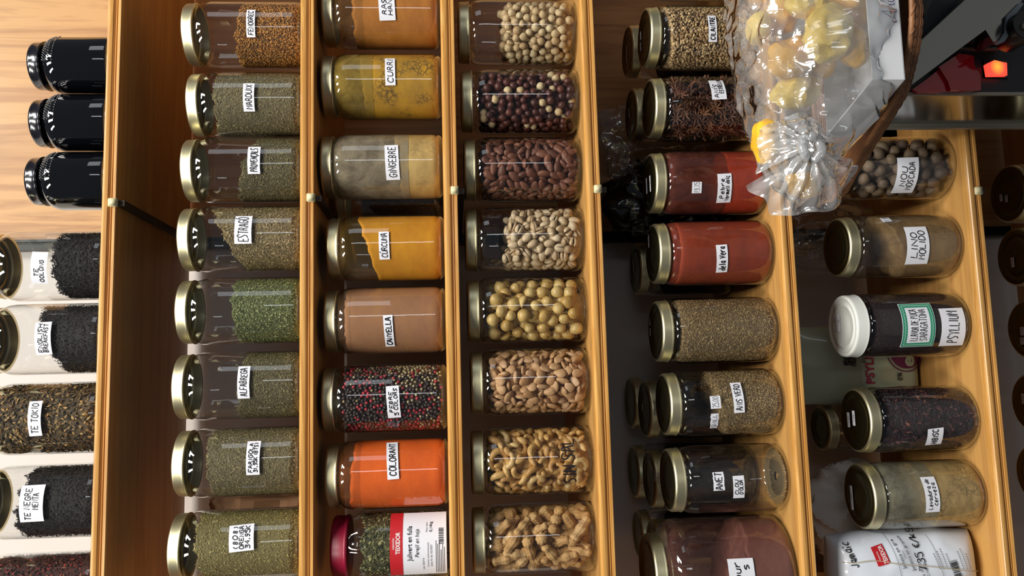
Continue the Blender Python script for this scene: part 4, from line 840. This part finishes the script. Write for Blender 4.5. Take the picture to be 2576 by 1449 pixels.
# ===== crumpled things behind =====
def fbm(p, f, seed): return noise.noise((p[0]*f+seed, p[1]*f, p[2]*f))+.5*noise.noise((p[0]*f*2.1, p[1]*f*2.1+seed, p[2]*f*2.1))
def ridge(p, f, seed): return 1-abs(noise.noise((p[0]*f+seed, p[1]*f-seed, p[2]*f)))*2.4
def blob(name, m, c, r, seed, amp=.12, f=30, n=56, e=.8, label=None, cat=None, crease=.1, zmin=None):
    g = G(); nu, nv = n, n//2
    def pw(v, q): return math.copysign(abs(v)**q, v)
    for j in range(nv+1):
        ph = -math.pi/2+math.pi*j/nv
        for i in range(nu):
            a = 2*math.pi*i/nu; d = np.array((pw(math.cos(ph), e)*pw(math.cos(a), e), pw(math.cos(ph), e)*pw(math.sin(a), e), pw(math.sin(ph), e)))
            p = d*np.array(r); k = 1+amp*fbm(p+np.array(c), f, seed)+crease*ridge(p+np.array(c), f*1.6, seed); p = p*k+np.array(c)
            if zmin is not None: p[2] = max(p[2], zmin)
            g.v.append(tuple(p))
    for j in range(nv):
        for i in range(nu): a, b = j*nu+i, j*nu+(i+1) % nu; g.f.append((a, b, b+nu, a+nu))
    o = g.build(name, m, auto=28); return tag(o, label, cat)
def zs_of(k): return TOP(k)+.0006
p = at(1590, 490, .14); blob('plastic_bag', 'black_bag', (p[0], .158, -.32), (.05, .044, .085), 3, .22, 26, label='crumpled black plastic bag behind the 19.75 paprika jar', cat='bag', zmin=zs_of(4), crease=.16, n=84)
p = at(1578, 402, .12); blob('cling_wrap', 'cling_film', (p[0], .125, -.245), (.023, .025, .017), 9, .2, 60, label='ball of clear cling wrap on top of the black plastic bag', cat='wrap', n=72, crease=.2)
p = at(1545, 330, .22); blob('cellophane_bag', 'cling_film', (p[0], .235, -.32), (.045, .022, .098), 4, .1, 25, label='faint clear cellophane bag against the dark panel', cat='bag', zmin=zs_of(4), n=64)
p = at(470, 1262, .13); blob('paper_bag', 'brown_paper', (p[0]+.002, .15, .245), (.034, .05, .072), 6, .14, 26, e=.6, label='crumpled brown paper bag between the FARIGOLA and ORENGA jars', cat='bag', zmin=zs_of(1), crease=.13, n=84)
p = at(2080, 1290, .2); blob('tissue_paper', 'white_tissue', (p[0]+.004, .165, -.592), (.062, .042, .082), 8, .22, 24, label='crumpled off-white tissue paper behind the Levadura jar', cat='paper', zmin=zs_of(5), crease=.2, n=84)
p = at(2030, 590, .2); blob('plastic_bag', 'cling_film', (p[0], .21, -.59), (.05, .05, .09), 12, .15, 24, label='dim clear plastic bag behind the LINO MOLIDO jar', cat='bag', zmin=zs_of(5), n=64)
# flat-front pouches
mat('pouch_green', 'a9b49a', .35, coat=.3); mat('pouch_white', 'dfe6f0', .32, coat=.4); mat('magenta_print', 'a01848', .5); mat('purple_print', '6a1450', .5); mat('marker', '101014', .4)
def pouch(name, m, loc, a, c, D, seed, label, cat, rot=0, amp=.0016, lean=0, pinch=0):
    root = empty(name, loc, label, cat); root.rotation_euler = (lean, 0, rot)
    def dep(x, z):
        u, v = min(1, abs(x/a)), min(1, abs((z-c)/c)); k = D*math.sqrt(max(0, 1-u**4))*math.sqrt(max(0, 1-v**6))
        if pinch and z > 2*c*(1-pinch): k *= max(.12, 1-(z-2*c*(1-pinch))/(2*c*pinch))
        return k+amp*(noise.noise((x*28+seed, z*28, seed))+.8*ridge((x, z, 0), 18, seed))*min(1, (1-u)*5)*min(1, (1-v)*6)
    g = G(); nu, nv = 48, 56
    for sgn in (1, -1):
        for j in range(nv+1):
            for i in range(nu+1):
                u, v = -1+2*i/nu, -1+2*j/nv; uu, vv = math.sin(u*math.pi/2), math.sin(v*math.pi/2); z = c+c*vv; ww = 1-.06*abs(vv)**3-.035*noise.noise((0, z*30, seed)); x = a*uu*ww
                g.v.append((x, -sgn*max(dep(a*uu, z), .0004), .0015+z+.004*noise.noise((x*30, seed, 3))*max(0, vv)))
    K = (nu+1)*(nv+1)
    for s_ in (0, 1):
        for j in range(nv):
            for i in range(nu): q = [s_*K+j*(nu+1)+i, s_*K+j*(nu+1)+i+1, s_*K+(j+1)*(nu+1)+i+1, s_*K+(j+1)*(nu+1)+i]; g.f.append(tuple(q if s_ == 0 else q[::-1]))
    b = g.build('pouch_body', m, root, auto=40)
    def fnm(s0, t0, ang=0):
        r = rot2(ang)
        def fn(s, t, off): s, t = r(s, t); x, z = s0+s, t0+t; return (x, -dep(max(-a*.97, min(a*.97, x)), max(.004, min(2*c-.004, z)))-off-.0009, z)
        return fn
    return root, fnm
zt = TOP(5); x1 = at(2250, 935, .12)
root, fm = pouch('psyllium_pouch', 'pouch_green', (x1[0]+.012, 0.150, zt+.002), .058, .093, .020, 4, 'pale green foil pouch printed PSYLLIUM, wedged behind the HIBISC jar', 'pouch', pinch=.3)
x_of = lambda px, py: at(px, py, .13)
def pz(px, py): q = at(px, py, .13); return q[0]-root.location.x, q[2]-zt
g = G(); s0, t0 = pz(2193, 965); printed(g, 'PSYLLIUM', .017, s0, t0, fm(0, 0), .0006, bold=.03, align='l'); g.build('title_print', 'magenta_print', root, smooth=False)
g = G(); s0, t0 = pz(2137, 920); printed(g, 'SOL', .016, s0, t0, fm(0, 0), .0006, bold=.05, align='l'); s0, t0 = pz(2150, 922); printed(g, 'natural', .010, s0, t0, fm(0, 0), .0006, bold=.03, align='l')
g.build('brand_print', 'print_black', root, smooth=False); g = G(); s0, t0 = pz(2177, 912); printed(g, 'FIBRA', .010, s0, t0, fm(0, 0), .0006, align='l'); s0, t0 = pz(2267, 957); printed(g, '0%', .010, s0, t0, fm(0, 0), .0006, bold=.02, align='l')
g.build('text_print', 'print_black', root, smooth=False); g = G()
s0, t0 = pz(2346, 922); f_ = fm(s0, t0); ribbon(g, [(.0055*math.cos(i*.3), .0055*math.sin(i*.3)) for i in range(22)], .0014, f_, .0006); ribbon(g, [(-.003, -.0005), (.003, -.0005)], .003, f_, .0006); ribbon(g, [(-.006, -.010), (.006, -.010)], .0012, f_, .0006)
g.build('recycling_seal', 'print_black', root, smooth=False)
g = G(); s0, t0 = pz(2281, 880); f_ = fm(s0, t0); ribbon(g, [(.031*math.cos(i*.11), .031*math.sin(i*.11)) for i in range(58)], .0016, f_, .0006)
k = len(g.v); g.v.append(f_(0, 0, .0006)); g.v += [f_(.027*math.cos(i*.1309), .027*math.sin(i*.1309), .0006) for i in range(48)]; g.f += [(k, k+1+i, k+1+(i+1) % 48) for i in range(48)]
em = g.build('round_emblem', 'purple_print', root, smooth=False); g = G(); printed(g, 'eco', .030, -.002, -.003, f_, .0012, bold=.04); g.build('emblem_letters', 'pouch_green', em, smooth=False)
P1 = at(2300, 1341, .03)
root, fm = pouch('peppercorn_pouch', 'pouch_white', (P1[0]-.066, .062, zt+.002), .066, .098, .036, 7, 'white plastic pouch with a red TEIXIDOR logo and handwritten price', 'pouch', amp=.0026)
def pz(px, py): q = at(px, py, .03); return q[0]-root.location.x, q[2]-zt
A_ = math.radians(13)
s0, t0 = pz(2217, 1396); f_ = fm(s0, t0, A_); k = .97/CF*1.02
lo = strip(G(), f_, -24*k, 24*k, -17*k, 17*k, .0005, 8).build('red_logo', 'red_print', root); g = G(); printed(g, 'TEIXIDOR', 16*k, 0, -8*k, f_, .0010, bold=.02, maxw=44*k); printed(g, 'especias', 7*k, 0, 7*k, f_, .0010); g.build('logo_letters', 'white_print', lo, smooth=False)
g = G(); s0, t0 = pz(2262, 1393); printed(g, 'Jamaica en gra', 12.5*k, 0, 0, fm(s0, t0, A_)); s0, t0 = pz(2284, 1392); printed(g, 'Jamaica en grano', 12.5*k, 0, 0, fm(s0, t0, A_))
s0, t0 = pz(2273, 1393); ribbon(g, [(-10*k, 0), (10*k, 0)], .0005, fm(s0, t0, A_), .0006); s0, t0 = pz(2315, 1428); printed(g, 'LOTE: 251151', 9*k, -8*k, 0, fm(s0, t0, A_)); s0, t0 = pz(2327, 1430); printed(g, 'PESO NETO:', 9*k, -6*k, 0, fm(s0, t0, A_))
for i in range(7): s0, t0 = pz(2352+i*10+(20 if i > 3 else 0), 1400); f_ = fm(s0, t0, A_); [ribbon(g, [(-30*k+j*6*k, 0), (-30*k+j*6*k+4*k, 0)], .0007, f_, .0006) for j in range(7+(i % 3))]
s0, t0 = pz(2402, 1432); bars(g, 52*k, 20*k, 0, 0, fm(s0, t0, A_), 9)
for px, y0, y1 in ((2240, 1344, 1449), (2345, 1348, 1449)): a0, b0 = pz(px, y0); a1, b1 = pz(px+25, y1); ribbon(g, [(a0, b0), (a1, b1)], .0004, fm(0, 0), .0006)
g.build('text_print', 'print_black', root, smooth=False)
g = G(); s0, t0 = pz(2312, 1385); f_ = fm(s0, t0, math.radians(4))
for q in strokes('7.35 €/kg', 100*k, 22*k, 4): ribbon(g, q, .0013, f_, .0008)
g.build('price_writing', 'marker', root, smooth=False); g = G()
s0, t0 = pz(2145, 1398); f_ = fm(s0, t0, A_)
for q in strokes('Jamaic', 62*k, 19*k, 8): ribbon(g, q, .0012, f_, .0008)
g.build('marker_writing', 'marker', root, smooth=False)
mat('string', 'c2b291', .8); g = G(); pts = []
for i in range(24): t = i/23; a0, b0 = pz(2130+t*350, 1418-30*math.sin(t*3.0)*.35+t*24-8*math.exp(-((t-.2)/.12)**2)); pts.append(fm(0, 0)(a0, b0, .0008))
g.tube(pts, .0005, 6).build('rubber_string', 'string', root)
# small carton behind the nutmegs
P = at(2280, 322, .16); root = empty('small_carton', (P[0], .165, TOP(5)), 'small red and white carton behind the NOU MOSCADA jar', 'box')
H_ = at(2250, 335, .16)[2]-TOP(5)
G().box(-.03, .03, -.012, .03, 0, H_).build('box_body', 'white_print', root, smooth=False); G().box(-.0301, .0301, -.0124, -.0119, H_-.014, H_-.0005).build('red_band', 'red_print', root, smooth=False)
print('bags')

# ===== appliance at the right =====
mat('appliance_panel', '2b2d31', .38, .3); mat('polished_steel', 'a3a39c', .16, 1, bump=.05, bscale=14); mat('brushed_steel', 'a09c90', .5, .85); mat('black_plastic', '0c0c0e', .35, coat=.3); mat('grey_strip', '8d979f', .4)
def redplastic():
    m, nt, b = newmat('red_acrylic'); b.inputs['Base Color'].default_value = (.55, .006, .015, 1); b.inputs['Roughness'].default_value = .08; b.inputs['Coat Weight'].default_value = 1; MATS['red_acrylic'] = m
    m, nt, b = newmat('switch_glow'); tc = N(nt, 'ShaderNodeTexCoord'); gr = N(nt, 'ShaderNodeTexGradient', gradient_type='SPHERICAL'); mp = N(nt, 'ShaderNodeMapping'); mp.inputs['Scale'].default_value = (95, 60, 110); nt.links.new(tc.outputs['Object'], mp.inputs[0]); nt.links.new(mp.outputs[0], gr.inputs[0])
    r = N(nt, 'ShaderNodeValToRGB'); r.color_ramp.elements[0].color = (1, .05, .03, 1); r.color_ramp.elements[1].color = (1, .32, .03, 1); nt.links.new(gr.outputs[0], r.inputs[0])
    nt.links.new(r.outputs[0], b.inputs['Emission Color']); b.inputs['Emission Strength'].default_value = 1.6; b.inputs['Base Color'].default_value = (.8, .1, .05, 1); MATS['switch_glow'] = m
redplastic()
FY = -.145; XL = at(2400, 236, FY)[0]; ZT = at(2225, 236, FY)[2]
root = empty('grinding_machine', (XL, FY, -1.1), 'dark steel-sided machine with a glowing red switch, right of the shelves', 'machine')
def loc(p, O=None): return (p[0]-XL, p[1]-FY, p[2]+1.1)
g = G(); g.box(.0006, .42, 0, .12, 0, ZT+1.1); g.build('housing', 'appliance_panel', root, smooth=False)
G().box(-.0012, .0004, .001, .119, 0, ZT+1.1).build('side_panel', 'polished_steel', root, smooth=False)
G().box(-.0022, .0015, -.0015, .0012, 0, ZT+1.1).build('edge_trim', 'brushed_steel', root, smooth=False)
g = G(); g.box(-.0045, .006, .104, .1195, 0, ZT+1.1+.002); g.box(-.0065, -.0045, .106, .113, 0, ZT+1.1); g.build('corner_post', 'brushed_steel', root, smooth=False)
def plate(name, m, pts, Y, th, parent=root, smooth=False):
    P = [np.array(loc(at(x, y, Y))) for x, y in pts]; return G().prism(P, (0, th, 0)).build(name, m, parent, smooth=smooth)
plate('red_guard', 'red_acrylic', [(2296, 224), (2308, 233), (2360, 233), (2390, 229), (2420, 231), (2468, 226), (2466, 190), (2452, 165), (2450, 140), (2412, 134), (2380, 160), (2330, 200)], FY-.006, .005)
plate('red_guard_fold', 'red_acrylic', [(2392, 228), (2385, 205), (2362, 168), (2412, 135), (2450, 141), (2452, 166), (2467, 190), (2468, 225)], FY-.010, .0035)
plate('red_glow_tip', 'red_acrylic', [(2478, 75), (2497, 102), (2440, 102)], FY-.012, .008)  # red glow above the rails, put in as a red-coloured piece
for y0, y1 in ((103, 107), (119, 123)): plate('rail', 'brushed_steel', [(2395, y0), (2518, y0), (2518, y1), (2395, y1)], FY-.006, .006)
sw = plate('switch_frame', 'black_plastic', [(2475, 150), (2536, 152), (2538, 196), (2478, 193)], FY-.003, .003)
P = [(2481, 161), (2502, 151), (2522, 156), (2533, 158), (2534, 189), (2486, 190)]; c = np.mean([at(x, y, FY-.008) for x, y in P], 0); lc = loc(c)
o = G().prism([np.array(loc(at(x, y, FY-.008)))-np.array(lc) for x, y in P], (0, .005, 0)).build('switch_button', 'switch_glow', sw, smooth=False); o.location = lc
ch = plate('steel_chute', 'polished_steel', [(2281, 223), (2399, 134), (2479, 75), (2499, 106), (2514, 101), (2529, 80), (2532, 40), (2576, -4), (2640, -60), (2480, -60), (2440, -12), (2306, 112)], FY-.040, .028)
plate('chute_edge', 'grey_strip', [(2503, 108), (2515, 101), (2529, 80), (2532, 40), (2568, 4), (2575, 10), (2545, 50), (2540, 85), (2528, 104), (2512, 111)], FY-.044, .003)
kp = loc(at(2585, 62, FY-.055)); g = G(); g.lathe([(.001, .0), (.016, .0), (.017, .002), (.017, .034), (.001, .034)], 48); g.v = [(kp[0]+a, kp[1]+c, kp[2]+b) for a, b, c in g.v]; kn = g.build('control_knob', 'black_plastic', root, auto=40)
g = G(); g.lathe([(.001, .0), (.0035, .0), (.004, .001), (.004, .004), (.001, .004)], 20); g.v = [(kp[0]+a-.002, kp[1]+c-.003, kp[2]+b+.004) for a, b, c in g.v]; g.build('bolt', 'brushed_steel', kn, auto=40)
# dark stand that carries the basket
ZB = at(2336, 100, -.33)[2]; P = [at(2317, 98, -.30), at(2450, -18, -.30), at(2600, -150, -.30), at(2317, -200, -.30)]
zb = at(2327, 98, -.345)[2]; xs = P[0][0]
root = empty('basket_stand', (xs+.1, -.26, zb-.0), 'black stand under the wicker basket, mostly beyond the picture edge', 'stand')
g = G(); g.prism([(-.10, -.085, -.001), (.22, -.085, -.001), (.22, -.085, -.17), (.075, -.085, -.10)], (0, .045, 0)); g.build('support', 'black_plastic', root, smooth=False)
# ===== wicker basket =====
mat('wicker', '8a5c38', .5, var=.25, vscale=60, bump=.3, bscale=220); mat('wicker_dark', '6e4528', .5, var=.3, vscale=60)
XC, YC, A1, B1 = .325, -.262, .143, .083
ZR = at(2283, 225, -.34)[2]-.0005
root = empty('wicker_basket', (XC, YC, zb), 'brown woven wicker basket carrying the cellophane-wrapped fruit tray', 'basket')
CTRL = [(.40, -.353), (.3247, -.3515), (.2916, -.344), (.2679, -.330), (.2515, -.316), (.2345, -.283), (.208, -.226), (.187, -.186), (.190, -.160), (.215, -.1535), (.30, -.152), (.42, -.152), (.470, -.175), (.478, -.25), (.465, -.335)]
def ringpts(sc, z, wav=0, ph=0, zw=0, per=10):
    out = []; n = len(CTRL); C = np.array(CTRL); c0 = C.mean(0)
    for i in range(n):
        p0, p1, p2, p3 = C[i-1], C[i], C[(i+1) % n], C[(i+2) % n]
        for k in range(per):
            t = k/per; q = .5*((2*p1)+(p2-p0)*t+(2*p0-5*p1+4*p2-p3)*t*t+(3*p1-p0-3*p2+p3)*t**3); d = q-c0; d /= np.linalg.norm(d); w = wav*math.cos(ph+(i*per+k)*1.05)
            q = c0+(q-c0)*sc+d*w; out.append((q[0]-XC, q[1]-YC, z+zw*math.sin(ph+(i*per+k)*1.05)))
    out.append(out[0]); return out
hz = ZR-zb
for i in range(5):
    t = i/4; g = G()
    for q in (0, math.pi): g.tube(ringpts(.965+.03*t, .003+(hz-.008)*t, wav=.0013, ph=q+i*math.pi, zw=.0004), .0017, 8)
    g.build('wicker_strand', 'wicker' if i % 2 else 'wicker_dark', root)
g = G(); g.tube(ringpts(1.0, hz-.0035), .0027, 8); g.tube(ringpts(1.004, hz-.0035, wav=.002, zw=.002), .0012, 6); g.build('rim', 'wicker', root)
g = G(); R_ = ringpts(.955, .002); g.prism([np.array(p) for p in R_[:-1]], (0, 0, -.0012)); g.build('base', 'wicker_dark', root, smooth=False)
# ===== card tray, fruit, bag =====
mat('card', 'd6d9dd', .5)
pA, pAb = at(2195, 200, -.35), at(2283, 202, -.35); pB = at(2065, 345, -.26); ztop = pA[2]; zlow = pAb[2]; xr = .46
root = empty('card_tray', (pA[0], -.35, zlow+.002), 'white card tray with handwriting, wrapped in the clear bag', 'tray')
def L3(x, y, z): return (x-pA[0], y+.35, z-zlow-.002)
Hh = ztop-zlow-.002; xB = pB[0]
g = G(); g.prism([L3(pA[0], -.35, zlow+.002), L3(xr, -.352, zlow+.002), L3(xr, -.352, ztop), L3(pA[0], -.35, ztop)], (0, .0012, 0)); g.build('front_side', 'card', root, smooth=False)
g = G(); g.prism([L3(pA[0], -.35, zlow+.002), L3(pA[0], -.35, ztop), L3(xB, -.26, ztop+.001), L3(xB, -.26, zlow+.003)], (.0012, 0, 0)); g.build('end_side', 'card', root, smooth=False)
g = G(); g.prism([L3(pA[0], -.35, zlow+.002), L3(xr, -.352, zlow+.002), L3(xr, -.262, zlow+.002), L3(xB, -.26, zlow+.002)], (0, 0, .001)); g.build('bottom', 'card', root, smooth=False)
g = G(); g.prism([L3(xB, -.26, zlow+.002), L3(xr, -.262, zlow+.002), L3(xr, -.262, ztop), L3(xB, -.26, ztop)], (0, -.0012, 0)); g.build('back_side', 'card', root, smooth=False)
k = .65/CF; c0 = at(2240, 28, -.352); f_ = planemap(L3(c0[0], -.352, c0[2]), (1, 0, 0), (0, 0, 1), (0, -1, 0)); g = G()
for q in ([(-28, -16), (-33, -10), (-30, -2), (-22, -4), (-12, 8), (-2, 24), (0, 26), (-1, 12), (-4, -12), (0, -18)], [(-22, 2), (-12, -2), (-2, -2)], [(4, -14), (5, 4), (9, 2), (13, 6)], [(18, 6), (18, -8), (20, -14), (24, -10)], [(19, 14), (20, 16)], [(34, 4), (28, 6), (26, -6), (30, -14), (35, -4), (36, 6), (36, -10), (40, -12)]): ribbon(g, [(a*k, b*k) for a, b in chaikin(q)], .0007, f_, .0004)
g.build('handwriting', 'ink_blue', root.children[0], smooth=False)
mat('fruit_a', 'ebb22e', .45, bump=.9, bscale=90, var=.2, vscale=50, coat=.3); mat('fruit_b', 'e8c658', .45, bump=.8, bscale=90, var=.15, vscale=50, coat=.3); mat('fruit_c', 'e0ab46', .5, bump=.9, bscale=90, var=.25, vscale=50, coat=.2)
FR = [(2085, 85, -.335, 60, 72, 'b', 'large pale yellow dried fruit chunk at the front of the bag'), (2040, 15, -.325, 66, 34, 'b', 'pale dried fruit slice at the picture edge, above the largest chunk'), (2125, -5, -.318, 40, 60, 'a', 'golden dried fruit piece at the picture edge beside the tray'), (2145, 110, -.322, 36, 62, 'a', 'golden dried fruit piece lying in the tray corner'),
      (1985, 145, -.300, 62, 50, 'c', 'amber dried fruit piece deep in the middle of the bag'), (1925, 352, -.318, 34, 58, 'a', 'yellow dried fruit slice by the knot of the bag'), (1960, 40, -.295, 44, 46, 'c', 'amber dried fruit piece near the top of the bag'), (2050, 150, -.290, 50, 40, 'c', 'orange dried fruit piece behind the largest chunk'), (1905, 75, -.30, 26, 40, 'b', 'small pale dried fruit piece at the top of the bag'), (2150, 30, -.30, 34, 50, 'c', 'orange dried fruit piece at the back of the tray'), (2000, 230, -.285, 60, 42, 'b', 'hazy pale dried fruit piece between the heap and the knot')]
for i, (px, py, Y, rz, rx, cc, tx) in enumerate(FR):
    p = at(px, py, Y); k = (1+Y)/CF; o = blob('dried_fruit', 'fruit_'+cc, (0, 0, 0), (rx*k, .016, rz*k), 20+i*3.1, .28, 42, n=40, e=.9, crease=.12, label=tx, cat='dried fruit'); o.location = p; o['group'] = 'dried fruit pieces in the bag'; o.rotation_euler = (.3*math.sin(i*2), .3*math.cos(i), 0)
ST = [(-110, 1815, 2296, .058), (-60, 1815, 2294, .058), (0, 1820, 2291, .057), (60, 1822, 2290, .056), (120, 1830, 2290, .055), (170, 1838, 2290, .053), (205, 1846, 2289, .051), (235, 1851, 2274, .049), (290, 1866, 2242, .045), (350, 1886, 2190, .038), (400, 1900, 2152, .030), (450, 1921, 2120, .020), (485, 1947, 2095, .010), (500, 1975, 2070, .003)]
ROOTB = at(2040, 200, -.31); broot = empty('plastic_bag', tuple(ROOTB), 'clear crinkled plastic bag of dried fruit, knotted at its left end', 'bag')
def interp(py):
    for a, b in zip(ST[:-1], ST[1:]):
        if a[0] <= py <= b[0]: t = (py-a[0])/(b[0]-a[0]); return [a[i]+(b[i]-a[i])*t for i in (1, 2, 3)]
    return ST[-1][1:]
g = G(); nu, nv = 150, 130
for j in range(nv+1):
    py = -110+610*j/nv; x0, x1, dpt = interp(py); Yc = -.305
    t_ = at((x0+x1)/2, py, -.33); zt_, zb_ = at(x0, py, -.272)[2], at(x1, py, -.345)[2]; zb_ = max(zb_, zlow-.004) if py < 240 else zb_
    for i in range(nu):
        a = 2*math.pi*i/nu; ca, sa = math.cos(a), math.sin(a); sq = lambda v: math.copysign(abs(v)**.62, v)
        q = np.array((t_[0], -.302-dpt*sq(sa), (zt_+zb_)/2+(zt_-zb_)/2*sq(ca)))
        nrm = np.array((0, -sa, ca)); d = .006*ridge(q, 24, 3)+.0036*ridge(q, 55, 7)+.003*noise.noise((q[0]*30, q[1]*30, q[2]*30)); edge = 1-.55*abs(ca)**6
        q = q+nrm*(d-.0035)*edge; g.v.append(tuple(q-ROOTB))
for j in range(nv):
    for i in range(nu): a, b = j*nu+i, j*nu+(i+1) % nu; g.f.append((a, b, b+nu, a+nu))
g.build('film_body', 'bag_film', broot, auto=24)
# knotted neck: radiating folds that gather at the knot and flare out again
KX, KY, KYY = 2040, 372, -.375; KP = at(KX, KY, KYY)
def fan(name, m, ang0, ang1, R0, R1, n=90, rings=22, seed=1, depth=.012, flat=.0, toY=-.345):
    g = G(); k = (1+KYY)/CF
    for j in range(rings+1):
        t = j/rings; 
        for i in range(n+1):
            u = i/n; a = math.radians(ang0+(ang1-ang0)*u); Rm = R1*(1+.06*math.sin(u*17+seed)+.04*noise.noise((u*9, seed, 0))); r = (R0+(Rm-R0)*t)*k
            pl = math.sin(u*34+seed*2+2.2*noise.noise((u*6, t*2.5, seed)))*depth*(.15+.4*t)*(1-.3*t)+.010*ridge((u*2.6, t*1.3, 0), 2.6, seed)*t+.006*noise.noise((u*14, t*6, seed))*t
            y = (toY-KYY)*t**1.3+pl*.55-depth*.3*math.sin(math.pi*t); g.v.append((KP[0]+r*math.cos(a)-ROOTB[0], KYY+y-ROOTB[1], KP[2]+r*math.sin(a)-ROOTB[2]))
    for j in range(rings):
        for i in range(n): a = j*(n+1)+i; g.f.append((a, a+1, a+n+2, a+n+1))
    return g.build(name, m, broot, auto=26)
# world angles: 180 = world left (picture down), 90 = world up (picture left)
fan('gathered_frill', 'bag_knot', 118, 262, 10, 168, seed=3, depth=.016, toY=-.350)
fan('gathered_frill', 'bag_knot', 215, 300, 10, 150, n=50, seed=6, depth=.012, toY=-.33)
fan('gathered_folds', 'bag_knot', -62, 112, 8, 120, seed=9, depth=.008, toY=-.352)
g = G(); g.tube([(KP[0]-ROOTB[0]+.0105*math.cos(t*.5)*(1 if t % 2 else .9), KYY-ROOTB[1]+.003*math.sin(t*1.3), KP[2]-ROOTB[2]+.0085*math.sin(t*.5)) for t in range(14)], .0042, 10); g.build('knot', 'bag_knot', broot)
fr = blob('dried_fruit', 'fruit_c', (0, 0, 0), (.011, .007, .012), 5, .3, 60, n=28, label='small brown dried fruit piece caught beyond the knot', cat='dried fruit'); fr.location = at(2018, 468, -.352); fr['group'] = 'dried fruit pieces in the bag'
print('done')
